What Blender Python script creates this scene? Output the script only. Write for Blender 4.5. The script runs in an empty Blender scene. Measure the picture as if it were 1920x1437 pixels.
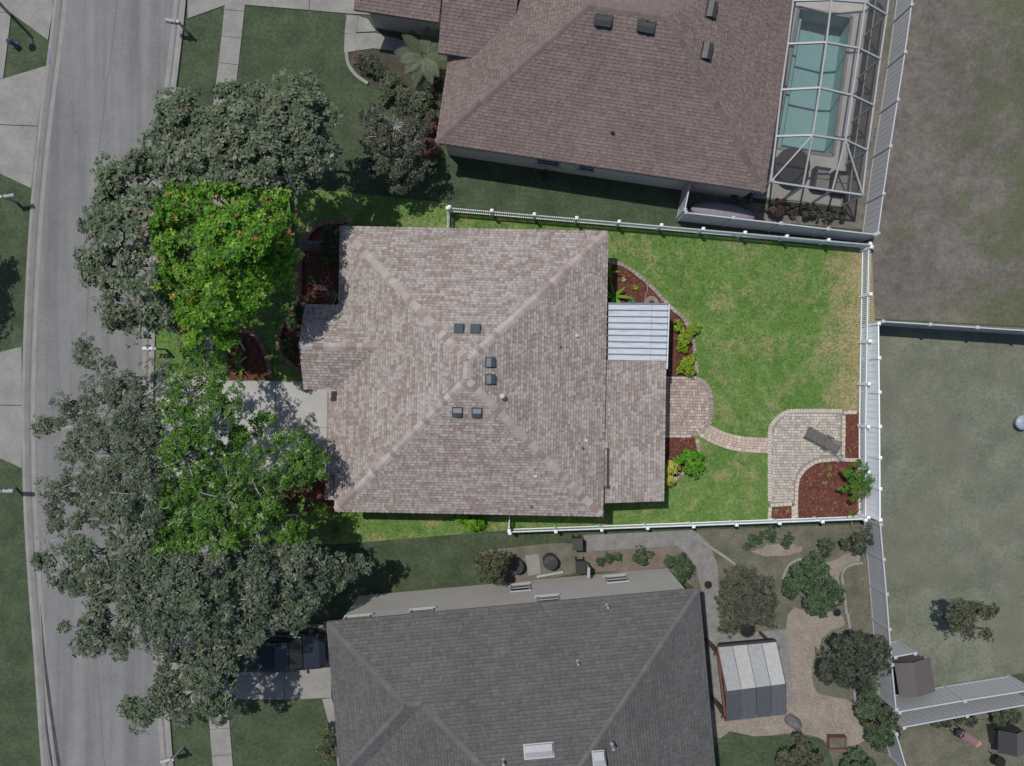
import bpy, bmesh, math, random
import numpy as np
from mathutils import Vector, Matrix

random.seed(7)
RNG = np.random.default_rng(7)
SC = bpy.context.scene
COL = SC.collection

# ---------------------------------------------------------------- camera, sky, sun, exposure
CAM_H = 39.5            # drone height above the ground, metres
F = 1365.0              # focal length in photo pixels (photo 1920 wide)
cam_d = bpy.data.cameras.new("camera")
cam_d.sensor_width = 36.0
cam_d.lens = 36.0 * F / 1920.0
cam_d.clip_start = 0.5
cam_d.clip_end = 600.0
cam = bpy.data.objects.new("camera", cam_d)
cam.location = (0, 0, CAM_H)
cam.rotation_euler = (0, 0, 0)
COL.objects.link(cam)
SC.camera = cam

SUN_EL = math.radians(66.0)
SH = Vector((0.69, -0.72)).normalized()      # direction in which shadows fall on the ground
world = bpy.data.worlds.new("World")
SC.world = world
world.use_nodes = True
wn = world.node_tree
bg = wn.nodes["Background"]
sky = wn.nodes.new("ShaderNodeTexSky")
sky.sky_type = 'NISHITA'
sky.sun_disc = False
sky.sun_elevation = SUN_EL
sky.sun_rotation = math.atan2(-SH.x, -SH.y)
sky.air_density = 1.0
sky.dust_density = 1.0
wn.links.new(sky.outputs[0], bg.inputs[0])
bg.inputs[1].default_value = 0.10
sun_d = bpy.data.lights.new("sun", 'SUN')
sun_d.energy = 3.6
sun_d.angle = math.radians(0.55)
sun_d.color = (1.0, 0.96, 0.9)
sun = bpy.data.objects.new("sun", sun_d)
ray = Vector((SH.x * math.cos(SUN_EL), SH.y * math.cos(SUN_EL), -math.sin(SUN_EL)))
sun.rotation_euler = ray.to_track_quat('-Z', 'Y').to_euler()
sun.location = (-30, 30, 60)
COL.objects.link(sun)
SC.view_settings.view_transform = 'Standard'
SC.view_settings.look = 'None'
SC.view_settings.exposure = 0.0
SC.view_settings.gamma = 1.0
SC.view_settings.use_curve_mapping = False
SC.cycles.use_denoising = True
SC.cycles.max_bounces = 6
SC.cycles.transparent_max_bounces = 16
SC.cycles.caustics_reflective = False
SC.cycles.caustics_refractive = False

# ---------------------------------------------------------------- helpers
KEXP = 1.40   # photo brightness of a white level surface under this sun and sky

def lin1(c):
    c /= 255.0
    return c / 12.92 if c <= 0.04045 else ((c + 0.055) / 1.055) ** 2.4

def A(r, g, b, k=None):
    k = k or KEXP
    return (lin1(r) / k, lin1(g) / k, lin1(b) / k)

def P(u, v, z=0.0):
    return Vector(((u - 960.0) / F * (CAM_H - z), (718.5 - v) / F * (CAM_H - z), z))

def W(px, z=0.0):
    return px / F * (CAM_H - z)

def on_wall(u, v, a, b):
    """point where the view ray through a pixel meets the vertical wall through a and b"""
    d = Vector(((u - 960.0) / F, (718.5 - v) / F, -1.0))
    t = Vector((b.x - a.x, b.y - a.y, 0)).normalized()
    n = Vector((-t.y, t.x, 0))
    o = Vector((0, 0, CAM_H))
    k = n.dot(a - o) / n.dot(d)
    return o + d * k

OFF = {}

class MB:
    def __init__(s):
        s.v, s.f, s.c = [], [], []
    def add(s, pts, faces, col=None):
        n = len(s.v)
        s.v.extend([tuple(p) for p in pts])
        s.f.extend([tuple(i + n for i in q) for q in faces])
        if col is not None:
            s.c.extend([col] * len(pts))
        return s
    def poly(s, pts, col=None):
        return s.add(pts, [tuple(range(len(pts)))], col)
    def prism(s, pts, z0, z1, col=None):
        n = len(pts)
        lo = [(p[0], p[1], z0) for p in pts]
        hi = [(p[0], p[1], z1) for p in pts]
        fs = [tuple(range(n, 2 * n)), tuple(range(n - 1, -1, -1))]
        fs += [(i, (i + 1) % n, n + (i + 1) % n, n + i) for i in range(n)]
        return s.add(lo + hi, fs, col)
    def slab(s, top, th, col=None):
        """polygon in space (top face) with thickness th straight down"""
        n = len(top)
        top = [Vector(p) for p in top]
        lo = [p - Vector((0, 0, th)) for p in top]
        fs = [tuple(range(n, 2 * n)), tuple(range(n - 1, -1, -1))]
        fs += [(i, (i + 1) % n, n + (i + 1) % n, n + i) for i in range(n)]
        return s.add(lo + top, fs, col)
    def box(s, c, sx, sy, sz, rz=0.0, col=None):
        """c is the centre of the base"""
        ca, sa = math.cos(rz), math.sin(rz)
        pts = []
        for x, y in ((-1, -1), (1, -1), (1, 1), (-1, 1)):
            X, Y = x * sx / 2, y * sy / 2
            pts.append((c[0] + X * ca - Y * sa, c[1] + X * sa + Y * ca))
        return s.prism(pts, c[2], c[2] + sz, col)
    def beam(s, a, b, w, h, col=None, up=None):
        """bar from a to b, w wide (level), h high"""
        a, b = Vector(a), Vector(b)
        t = (b - a).normalized()
        up = Vector(up) if up is not None else Vector((0, 0, 1))
        sd = t.cross(up)
        if sd.length < 1e-4:
            sd = t.cross(Vector((0, 1, 0)))
        sd.normalize()
        u = sd.cross(t).normalized()
        pts = []
        for q in (a, b):
            for x, y in ((-1, -1), (1, -1), (1, 1), (-1, 1)):
                pts.append(q + sd * (x * w / 2) + u * (y * h / 2))
        return s.add(pts, [(3, 2, 1, 0), (4, 5, 6, 7), (0, 1, 5, 4), (1, 2, 6, 5), (2, 3, 7, 6), (3, 0, 4, 7)], col)
    def tube(s, pts, rad, n=6, col=None, cap=True):
        pts = [Vector(p) for p in pts]
        if not isinstance(rad, (list, tuple)):
            rad = [rad] * len(pts)
        base = len(s.v)
        V = []
        prev = None
        for i, p in enumerate(pts):
            t = (pts[min(i + 1, len(pts) - 1)] - pts[max(i - 1, 0)])
            t = t.normalized() if t.length > 1e-6 else Vector((0, 0, 1))
            if prev is None:
                a = t.orthogonal().normalized()
            else:
                a = prev - t * prev.dot(t)
                a = a.normalized() if a.length > 1e-5 else t.orthogonal().normalized()
            prev = a
            b = t.cross(a)
            for k in range(n):
                w = 2 * math.pi * k / n
                V.append(p + (a * math.cos(w) + b * math.sin(w)) * rad[i])
        fs = []
        for i in range(len(pts) - 1):
            for k in range(n):
                fs.append((i * n + k, i * n + (k + 1) % n, (i + 1) * n + (k + 1) % n, (i + 1) * n + k))
        if cap:
            fs.append(tuple(range(n - 1, -1, -1)))
            fs.append(tuple(range((len(pts) - 1) * n, len(pts) * n)))
        return s.add(V, fs, col)
    def lathe(s, c, prof, n=16, col=None):
        """prof: list of (radius, z) from bottom to top"""
        V = []
        for r, z in prof:
            for k in range(n):
                w = 2 * math.pi * k / n
                V.append((c[0] + r * math.cos(w), c[1] + r * math.sin(w), c[2] + z))
        fs = []
        for i in range(len(prof) - 1):
            for k in range(n):
                fs.append((i * n + k, i * n + (k + 1) % n, (i + 1) * n + (k + 1) % n, (i + 1) * n + k))
        fs.append(tuple(range(n - 1, -1, -1)))
        fs.append(tuple(range((len(prof) - 1) * n, len(prof) * n)))
        return s.add(V, fs, col)

def mesh_from(name, verts, faces, cols=None, mat=None, smooth=False):
    me = bpy.data.meshes.new(name)
    me.from_pydata(verts, [], faces)
    if cols is not None and len(cols):
        ca = me.color_attributes.new("col", 'FLOAT_COLOR', 'POINT')
        arr = np.ones((len(verts), 4), dtype=np.float32)
        arr[:, :3] = np.asarray(cols, dtype=np.float32)
        ca.data.foreach_set("color", arr.ravel())
    if smooth:
        me.polygons.foreach_set("use_smooth", [True] * len(me.polygons))
    if mat is not None:
        me.materials.append(mat)
    me.update()
    return me

def tag(o, label=None, cat=None, group=None, kind=None):
    if label: o["label"] = label
    if cat: o["category"] = cat
    if group: o["group"] = group
    if kind: o["kind"] = kind
    return o

def thing(name, label, cat, loc, group=None):
    o = bpy.data.objects.new(name, None)
    o.empty_display_size = 0.3
    COL.objects.link(o)
    o.location = loc
    OFF[o.name] = Vector(loc)
    return tag(o, label, cat, group)

def obj(name, mb, mat, parent=None, org=None, smooth=False, kind=None, label=None, cat=None, group=None):
    """link a mesh built in world coordinates as ONE object (part when parent given)"""
    off = OFF[parent.name] if parent is not None else Vector(org if org is not None else (0, 0, 0))
    vs = [(x - off.x, y - off.y, z - off.z) for x, y, z in mb.v]
    me = mesh_from(name, vs, mb.f, mb.c if len(mb.c) == len(mb.v) and mb.c else None, mat, smooth)
    o = bpy.data.objects.new(name, me)
    COL.objects.link(o)
    if parent is not None:
        o.parent = parent
    else:
        o.location = off
    OFF[o.name] = off
    return tag(o, label, cat, group, kind)

def inst(name, me, loc, parent, rz=0.0, scale=None, rot=None):
    """a piece that shares its mesh with its likes"""
    o = bpy.data.objects.new(name, me)
    COL.objects.link(o)
    o.parent = parent
    o.location = Vector(loc) - OFF[parent.name]
    o.rotation_euler = rot if rot is not None else (0, 0, rz)
    if scale: o.scale = scale
    OFF[o.name] = Vector(loc)
    return o

def sheet(name, px, z, mat, world_pts=False, org=None):
    pts = [Vector((p[0], p[1], z)) for p in px] if world_pts else [P(u, v) + Vector((0, 0, z)) for u, v in px]
    ar = sum(pts[i].x * pts[(i + 1) % len(pts)].y - pts[(i + 1) % len(pts)].x * pts[i].y for i in range(len(pts)))
    if ar < 0: pts.reverse()
    return obj(name, MB().poly(pts), mat, kind="structure")

def catmull(pts, n=8):
    out = []
    q = [Vector((p[0], p[1], 0)) for p in pts]
    q = [q[0] * 2 - q[1]] + q + [q[-1] * 2 - q[-2]]
    for i in range(1, len(q) - 2):
        for k in range(n):
            t = k / n
            a, b, c, d = q[i - 1], q[i], q[i + 1], q[i + 2]
            out.append(0.5 * ((2 * b) + (c - a) * t + (2 * a - 5 * b + 4 * c - d) * t * t + (3 * b - a - 3 * c + d) * t ** 3))
    out.append(q[-2])
    return out

def walk(line, step, start=0.0):
    """positions and headings every `step` metres along a polyline of world points"""
    out, acc = [], start
    d0 = 0.0
    for i in range(len(line) - 1):
        a, b = Vector(line[i]), Vector(line[i + 1])
        L = (b - a).length
        while acc <= d0 + L and L > 1e-6:
            t = (acc - d0) / L
            out.append((a.lerp(b, t), math.atan2(b.y - a.y, b.x - a.x)))
            acc += step
        d0 += L
    return out

def in_poly(x, y, poly):
    c = False
    n = len(poly)
    for i in range(n):
        x1, y1 = poly[i][0], poly[i][1]
        x2, y2 = poly[(i + 1) % n][0], poly[(i + 1) % n][1]
        if (y1 > y) != (y2 > y) and x < (x2 - x1) * (y - y1) / (y2 - y1) + x1:
            c = not c
    return c

def in_poly_np(X, Y, poly):
    c = np.zeros(len(X), bool)
    n = len(poly)
    for i in range(n):
        x1, y1 = poly[i][0], poly[i][1]
        x2, y2 = poly[(i + 1) % n][0], poly[(i + 1) % n][1]
        if abs(y2 - y1) < 1e-9: continue
        hit = ((y1 > Y) != (y2 > Y)) & (X < (x2 - x1) * (Y - y1) / (y2 - y1) + x1)
        c ^= hit
    return c

# ---------------------------------------------------------------- materials
def nodes(name):
    m = bpy.data.materials.new(name)
    m.use_nodes = True
    nt = m.node_tree
    return m, nt, nt.nodes["Principled BSDF"], nt.nodes, nt.links

def noise(nt, vec, scale, detail=4, rough=0.55):
    n = nt.nodes.new("ShaderNodeTexNoise")
    n.inputs["Scale"].default_value = scale
    n.inputs["Detail"].default_value = detail
    n.inputs["Roughness"].default_value = rough
    nt.links.new(vec, n.inputs["Vector"])
    return n.outputs["Fac"]

def ramp(nt, fac, stops):
    r = nt.nodes.new("ShaderNodeValToRGB")
    e = r.color_ramp.elements
    while len(e) < len(stops): e.new(0.5)
    for k, (p, c) in enumerate(stops):
        e[k].position = p
        e[k].color = (*c, 1)
    nt.links.new(fac, r.inputs[0])
    return r.outputs[0]

def mixc(nt, fac, a, b, mode='MIX'):
    m = nt.nodes.new("ShaderNodeMix")
    m.data_type = 'RGBA'
    m.blend_type = mode
    if isinstance(fac, float): m.inputs[0].default_value = fac
    else: nt.links.new(fac, m.inputs[0])
    for i, x in ((6, a), (7, b)):
        if isinstance(x, tuple): m.inputs[i].default_value = (*x, 1)
        else: nt.links.new(x, m.inputs[i])
    return m.outputs[2]

def geo_pos(nt):
    return nt.nodes.new("ShaderNodeNewGeometry").outputs["Position"]

def bump(nt, bsdf, h, strength, dist=0.02):
    b = nt.nodes.new("ShaderNodeBump")
    b.inputs["Strength"].default_value = strength
    b.inputs["Distance"].default_value = dist
    nt.links.new(h, b.inputs["Height"])
    nt.links.new(b.outputs[0], bsdf.inputs["Normal"])

def surf(name, c, c2=None, scale=1.5, fine=25.0, fine_amt=0.25, rough=0.85, bmp=0.3, spots=None, bdist=0.02, spec=0.3):
    """two colours mixed by coarse noise, fine grain on top, bump"""
    m, nt, bs, N, L = nodes(name)
    pos = geo_pos(nt)
    c2 = c2 or tuple(x * 0.8 for x in c)
    f1 = noise(nt, pos, scale, 5, 0.6)
    col = ramp(nt, f1, [(0.33, c2), (0.66, c)])
    f2 = noise(nt, pos, fine, 3, 0.7)
    lo, hi = 1.0 - fine_amt, 1.0 + fine_amt
    g = ramp(nt, f2, [(0.3, (lo, lo, lo)), (0.7, (hi, hi, hi))])
    col = mixc(nt, 1.0, col, g, 'MULTIPLY')
    if spots:
        sc, c3, lo3, hi3 = spots
        f3 = ramp(nt, noise(nt, pos, sc, 4, 0.6), [(lo3, (0, 0, 0)), (hi3, (1, 1, 1))])
        col = mixc(nt, f3, col, c3)
    L.new(col, bs.inputs["Base Color"])
    bs.inputs["Roughness"].default_value = rough
    bs.inputs["Specular IOR Level"].default_value = spec
    if bmp: bump(nt, bs, f2, bmp, bdist)
    return m

def vary(name, cols, rough=0.8, fine=30.0, fine_amt=0.15, bmp=0.2, spec=0.3):
    """alike pieces: each object takes its own tone"""
    m, nt, bs, N, L = nodes(name)
    oi = N.new("ShaderNodeObjectInfo")
    k = len(cols)
    r = N.new("ShaderNodeValToRGB")
    r.color_ramp.interpolation = 'LINEAR'
    e = r.color_ramp.elements
    while len(e) < k: e.new(0.5)
    for i, c in enumerate(cols):
        e[i].position = i / max(1, k - 1)
        e[i].color = (*c, 1)
    L.new(oi.outputs["Random"], r.inputs[0])
    f2 = noise(nt, geo_pos(nt), fine, 3, 0.7)
    lo, hi = 1.0 - fine_amt, 1.0 + fine_amt
    col = mixc(nt, 1.0, r.outputs[0], ramp(nt, f2, [(0.3, (lo,) * 3), (0.7, (hi,) * 3)]), 'MULTIPLY')
    L.new(col, bs.inputs["Base Color"])
    bs.inputs["Roughness"].default_value = rough
    bs.inputs["Specular IOR Level"].default_value = spec
    if bmp: bump(nt, bs, f2, bmp)
    return m

def attr_mat(name, rough=0.85, fine=40.0, fine_amt=0.12, streak=None):
    """colour from the pieces' own attribute"""
    m, nt, bs, N, L = nodes(name)
    at = N.new("ShaderNodeAttribute")
    at.attribute_name = "col"
    pos = geo_pos(nt)
    f2 = noise(nt, pos, fine, 3, 0.7)
    lo, hi = 1.0 - fine_amt, 1.0 + fine_amt
    col = mixc(nt, 1.0, at.outputs["Color"], ramp(nt, f2, [(0.3, (lo,) * 3), (0.7, (hi,) * 3)]), 'MULTIPLY')
    if streak:
        f3 = ramp(nt, noise(nt, pos, streak[0], 4, 0.6), [(0.35, (streak[1],) * 3), (0.65, (1.0,) * 3)])
        col = mixc(nt, 1.0, col, f3, 'MULTIPLY')
    L.new(col, bs.inputs["Base Color"])
    bs.inputs["Roughness"].default_value = rough
    bs.inputs["Specular IOR Level"].default_value = 0.25
    return m

def leaf_mat(name, trans=0.3):
    m, nt, bs, N, L = nodes(name)
    at = N.new("ShaderNodeAttribute")
    at.attribute_name = "col"
    L.new(at.outputs["Color"], bs.inputs["Base Color"])
    bs.inputs["Roughness"].default_value = 0.55
    bs.inputs["Specular IOR Level"].default_value = 0.35
    tr = N.new("ShaderNodeBsdfTranslucent")
    L.new(at.outputs["Color"], tr.inputs[0])
    mx = N.new("ShaderNodeMixShader")
    mx.inputs[0].default_value = trans
    L.new(bs.outputs[0], mx.inputs[1])
    L.new(tr.outputs[0], mx.inputs[2])
    L.new(mx.outputs[0], N["Material Output"].inputs[0])
    return m

def plain(name, c, rough=0.5, metal=0.0, spec=0.4, fine_amt=0.08):
    m, nt, bs, N, L = nodes(name)
    f2 = noise(nt, geo_pos(nt), 6.0, 5, 0.7)
    lo, hi = 1.0 - fine_amt, 1.0 + fine_amt
    col = mixc(nt, 1.0, (c[0], c[1], c[2]), ramp(nt, f2, [(0.3, (lo,) * 3), (0.7, (hi,) * 3)]), 'MULTIPLY')
    L.new(col, bs.inputs["Base Color"])
    bs.inputs["Roughness"].default_value = rough
    bs.inputs["Metallic"].default_value = metal
    bs.inputs["Specular IOR Level"].default_value = spec
    return m

M = {}
# the lot
def lawn_material():
    m, nt, bs, N, L = nodes("lawn_grass")
    pos = geo_pos(nt)
    big = noise(nt, pos, 0.30, 4, 0.6)
    col = ramp(nt, big, [(0.34, A(84, 120, 54)), (0.5, A(106, 138, 70)), (0.67, A(134, 152, 94))])
    mid = noise(nt, pos, 1.5, 6, 0.7)
    col = mixc(nt, 0.55, col, ramp(nt, mid, [(0.32, A(80, 116, 50)), (0.5, A(106, 138, 70)), (0.70, A(138, 155, 98))]))
    # worn straw-coloured grass: along the east fence and in patches
    sep = N.new("ShaderNodeSeparateXYZ")
    L.new(pos, sep.inputs[0])
    mr = N.new("ShaderNodeMapRange")
    mr.inputs[1].default_value = 16.2
    mr.inputs[2].default_value = 18.9
    L.new(sep.outputs[0], mr.inputs[0])
    dn = noise(nt, pos, 0.75, 6, 0.65)
    ad = N.new("ShaderNodeMath"); ad.operation = 'MULTIPLY_ADD'
    L.new(mr.outputs[0], ad.inputs[0]); ad.inputs[1].default_value = 0.30
    L.new(dn, ad.inputs[2])
    dry = ramp(nt, ad.outputs[0], [(0.51, (0, 0, 0)), (0.78, (1, 1, 1))])
    col = mixc(nt, dry, col, A(164, 152, 114))
    f = noise(nt, pos, 6.5, 6, 0.85)
    col = mixc(nt, 1.0, col, ramp(nt, f, [(0.30, (0.5, 0.55, 0.45)), (0.5, (1, 1, 1)), (0.70, (1.55, 1.45, 1.6))]), 'MULTIPLY')
    L.new(col, bs.inputs["Base Color"])
    bs.inputs["Roughness"].default_value = 0.9
    bs.inputs["Specular IOR Level"].default_value = 0.15
    bump(nt, bs, f, 0.8, 0.06)
    return m
M["lawn"] = lawn_material()
M["dull_grass"] = surf("verge_grass", A(84, 95, 72), A(64, 78, 57), 0.8, 6.0, 0.30, 0.9, 0.6, spec=0.15)
M["east_grass"] = surf("thin_grass", A(130, 132, 117), A(103, 111, 95), 0.6, 6.0, 0.22, 0.9, 0.5, spec=0.15,
                       spots=(0.18, A(118, 114, 102), 0.45, 0.7))
M["bare_ground"] = surf("sandy_ground", A(128, 122, 115), A(106, 101, 95), 1.3, 5.0, 0.25, 0.95, 0.5,
                        spots=(0.35, A(96, 100, 80), 0.57, 0.72))
def sandy_material():
    m, nt, bs, N, L = nodes("sandy_lot")
    pos = geo_pos(nt)
    col = ramp(nt, noise(nt, pos, 1.3, 6, 0.7), [(0.33, A(106, 101, 95)), (0.66, A(130, 124, 117))])
    sep = N.new("ShaderNodeSeparateXYZ"); L.new(pos, sep.inputs[0])
    mr = N.new("ShaderNodeMapRange"); mr.inputs[1].default_value = 22.5; mr.inputs[2].default_value = 27.5
    L.new(sep.outputs[0], mr.inputs[0])
    ad = N.new("ShaderNodeMath"); ad.operation = 'MULTIPLY_ADD'
    L.new(mr.outputs[0], ad.inputs[0]); ad.inputs[1].default_value = 0.22
    L.new(noise(nt, pos, 0.4, 6, 0.7), ad.inputs[2])
    col = mixc(nt, ramp(nt, ad.outputs[0], [(0.56, (0, 0, 0)), (0.74, (0.85,) * 3)]), col, A(98, 104, 78))
    dk = noise(nt, pos, 0.22, 5, 0.6)
    col = mixc(nt, 1.0, col, ramp(nt, dk, [(0.35, (0.84,) * 3), (0.65, (1.08,) * 3)]), 'MULTIPLY')
    f = noise(nt, pos, 5.0, 6, 0.85)
    col = mixc(nt, 1.0, col, ramp(nt, f, [(0.3, (0.68,) * 3), (0.7, (1.32,) * 3)]), 'MULTIPLY')
    L.new(col, bs.inputs["Base Color"])
    bs.inputs["Roughness"].default_value = 0.95
    bs.inputs["Specular IOR Level"].default_value = 0.15
    bump(nt, bs, f, 0.7, 0.05)
    return m
M["sandy"] = sandy_material()
M["weeds"] = surf("weedy_ground", A(120, 115, 103), A(92, 96, 79), 1.0, 10.0, 0.3, 0.95, 0.6)
M["gravel"] = surf("gravel", A(158, 148, 138), A(140, 130, 120), 1.2, 18.0, 0.3, 0.95, 0.6)
M["stone_path"] = surf("stone_path", A(146, 144, 141), A(126, 124, 122), 2.0, 12.0, 0.2, 0.9, 0.4)
def road_material():
    m, nt, bs, N, L = nodes("road_surface")
    pos = geo_pos(nt)
    mp = N.new("ShaderNodeMapping")
    mp.inputs["Rotation"].default_value = (0, 0, math.radians(-3))
    mp.inputs["Scale"].default_value = (1.0, 0.05, 1)
    L.new(pos, mp.inputs[0])
    lanes = noise(nt, mp.outputs[0], 0.95, 4, 0.6)          # wheel tracks worn along the street
    col = ramp(nt, lanes, [(0.34, A(120, 120, 121)), (0.5, A(133, 133, 133)), (0.66, A(143, 142, 141))])
    blot = noise(nt, pos, 0.7, 5, 0.65)
    col = mixc(nt, 1.0, col, ramp(nt, blot, [(0.3, (0.9, 0.9, 0.9)), (0.7, (1.07, 1.07, 1.07))]), 'MULTIPLY')
    spot = noise(nt, pos, 2.6, 3, 0.5)                      # oil drips
    col = mixc(nt, ramp(nt, spot, [(0.71, (0, 0, 0)), (0.78, (0.7, 0.7, 0.7))]), col, A(84, 84, 85))
    f = noise(nt, pos, 9.0, 4, 0.8)
    col = mixc(nt, 1.0, col, ramp(nt, f, [(0.3, (0.86,) * 3), (0.7, (1.14,) * 3)]), 'MULTIPLY')
    L.new(col, bs.inputs["Base Color"])
    bs.inputs["Roughness"].default_value = 0.92
    bs.inputs["Specular IOR Level"].default_value = 0.2
    bump(nt, bs, f, 0.3)
    return m
M["asphalt"] = road_material()
M["kerb"] = surf("kerb_concrete", A(156, 154, 151), A(142, 140, 137), 1.3, 20.0, 0.1, 0.9, 0.2)
M["gutter"] = surf("gutter_concrete", A(128, 127, 126), A(116, 115, 114), 1.0, 20.0, 0.1, 0.9, 0.2)
M["dull_concrete"] = surf("old_concrete", A(158, 156, 152), A(140, 138, 134), 0.9, 6.0, 0.09, 0.9, 0.2)
M["joint"] = plain("joint_dark", A(84, 80, 76), 0.95)
M["concrete"] = surf("drive_concrete", A(190, 189, 184), A(176, 175, 171), 0.9, 24.0, 0.07, 0.9, 0.2)
M["mulch"] = surf("mulch", A(114, 72, 60), A(96, 57, 48), 2.0, 22.0, 0.4, 0.95, 0.9, bdist=0.05)
M["chip"] = attr_mat("mulch_chip", 0.95)
M["brick_edge"] = vary("edging_stone", [A(150, 138, 134), A(172, 160, 152), A(160, 142, 136), A(186, 176, 166), A(142, 130, 128)], 0.9)
M["brick_edge_pale"] = vary("edging_pale", [A(196, 188, 178), A(206, 194, 180), A(186, 180, 174)], 0.9)
M["brick_red"] = vary("edging_brick", [A(140, 100, 92), A(160, 118, 106), A(126, 92, 86), A(172, 138, 124)], 0.9)
M["paver_a"] = vary("paver_pink", [A(176, 156, 146), A(192, 176, 164), A(168, 148, 140), A(208, 196, 180), A(158, 144, 138), A(186, 164, 152)], 0.9)
M["paver_b"] = vary("paver_grey", [A(188, 180, 169), A(202, 193, 179), A(174, 168, 161), A(212, 200, 182), A(194, 188, 179), A(168, 163, 157)], 0.9)
M["paver_path"] = vary("paver_sand", [A(196, 174, 158), A(208, 192, 176), A(186, 164, 150), A(214, 204, 190)], 0.9)
M["paver_base"] = plain("paver_joint_sand", A(150, 143, 133), 0.95)
# houses
M["shingle"] = attr_mat("roof_shingle", 0.9, 30.0, 0.10, streak=(0.5, 0.9))
M["shingle_n"] = attr_mat("neighbour_shingle", 0.9, 6.0, 0.12, streak=(0.35, 0.86))
M["shingle_cap"] = vary("ridge_cap_shingle", [A(152, 132, 124), A(158, 141, 133), A(184, 177, 172), A(172, 160, 154), A(188, 181, 177), A(156, 137, 129)], 0.9)
M["roof_deck"] = surf("roof_underlay", A(150, 136, 128), None, 1.0, 30, 0.1)
M["stucco"] = surf("beige_stucco", A(205, 192, 170), A(196, 184, 162), 0.5, 40, 0.06, 0.9, 0.2)
M["stucco_dull"] = surf("grey_stucco", A(208, 200, 190), A(198, 190, 180), 0.5, 40, 0.06, 0.9, 0.2)
M["fascia"] = plain("fascia_paint", A(196, 190, 182), 0.6)
M["fascia_dull"] = plain("fascia_dull", A(130, 120, 114), 0.6)
M["brown_roof"] = surf("brown_shingle", A(134, 118, 114), A(117, 103, 100), 0.45, 7.0, 0.22, 0.9, 0.4)
M["brown_cap"] = vary("brown_cap", [A(120, 106, 102), A(130, 116, 112), A(110, 97, 94)], 0.9)
M["grey_roof"] = surf("charcoal_shingle", A(100, 99, 98), A(86, 86, 86), 0.5, 7.0, 0.17, 0.9, 0.35)
M["grey_cap"] = vary("charcoal_cap", [A(106, 106, 105), A(99, 99, 98), A(112, 111, 110)], 0.9)
M["siding"] = surf("lap_siding", A(186, 182, 175), A(178, 174, 168), 0.5, 30, 0.05, 0.8, 0.1)
M["vent"] = plain("slate_vent", A(74, 84, 90), 0.45, 0.0, 0.5)
M["vent_dull"] = plain("dark_vent", A(66, 66, 67), 0.5)
M["dark_gutter_gap"] = plain("dark_gutter_gap", A(52, 48, 52), 0.5)
M["white_metal"] = plain("white_metal", A(222, 230, 236), 0.45, 0.0, 0.5)
M["white_dull"] = plain("white_dull", A(172, 173, 175), 0.5)
M["glass"] = plain("window_glass", (0.03, 0.035, 0.04), 0.08, 0.0, 0.6)
M["white_frame"] = plain("white_frame", A(182, 182, 181), 0.5)
M["pipe_pale"] = plain("pale_pipe", A(214, 196, 186), 0.6)
M["pipe_dark"] = plain("dark_pipe", A(96, 84, 80), 0.6)
M["vinyl"] = plain("white_vinyl", (0.80, 0.84, 0.87), 0.4, 0.0, 0.5, 0.03)
M["vinyl_dull"] = plain("grey_white_vinyl", A(200, 202, 205), 0.45, 0.0, 0.4, 0.04)
def pan_material():
    m, nt, bs, N, L = nodes("pan_roof_metal")
    pos = geo_pos(nt)
    mp = N.new("ShaderNodeMapping")
    mp.inputs["Scale"].default_value = (0.7, 7.0, 1)
    L.new(pos, mp.inputs[0])
    f = noise(nt, mp.outputs[0], 1.6, 5, 0.65)
    col = ramp(nt, f, [(0.30, A(176, 168, 170)), (0.46, A(204, 210, 218)), (0.7, A(218, 226, 234))])
    L.new(col, bs.inputs["Base Color"])
    bs.inputs["Roughness"].default_value = 0.5
    return m
M["pan"] = pan_material()
M["pan_rib"] = plain("pan_rib", A(120, 138, 150), 0.5)
M["bark"] = surf("bark", A(120, 114, 108), A(92, 86, 82), 3.0, 18, 0.35, 0.95, 0.8)
M["bark_pale"] = surf("pale_bark", A(196, 192, 186), A(160, 154, 148), 3.0, 18, 0.3, 0.95, 0.6)
M["leaf"] = leaf_mat("foliage", 0.28)
M["leaf_dull"] = leaf_mat("foliage_dull", 0.2)
M["black"] = plain("black_metal", A(52, 54, 56), 0.5)
M["dark_cloth"] = plain("dark_cushion", A(62, 60, 60), 0.9)
M["grey_cloth"] = plain("grey_cushion", A(146, 143, 139), 0.9)
M["wood_red"] = plain("red_brown_timber", A(112, 82, 74), 0.8)
M["wood_brown"] = plain("brown_board", A(100, 94, 92), 0.8)
M["rock"] = surf("rock", A(140, 138, 140), A(112, 110, 112), 2.5, 14, 0.3, 0.9, 0.9, bdist=0.08)
M["terracotta"] = plain("clay", A(130, 104, 92), 0.9)
M["navy"] = plain("navy_paint", A(38, 44, 56), 0.25, 0.0, 0.6)
M["tyre"] = plain("rubber", A(34, 34, 35), 0.9)
M["hydrant_blue"] = plain("blue_paint", A(92, 106, 140), 0.5)
M["pink"] = plain("faded_pink", A(158, 122, 126), 0.6)
M["tan"] = plain("tan_plastic", A(170, 150, 120), 0.6)
M["tub"] = plain("pale_tub", A(160, 172, 182), 0.4)
M["hose"] = plain("pale_hose", A(206, 190, 186), 0.5)

# ================================================================ THE SETTING
LOT_PX = [(298, 338), (640, 358), (840, 377), (1640, 452), (1648, 975), (1090, 997), (640, 1022), (304, 1031), (291, 760), (288, 520)]

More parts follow.
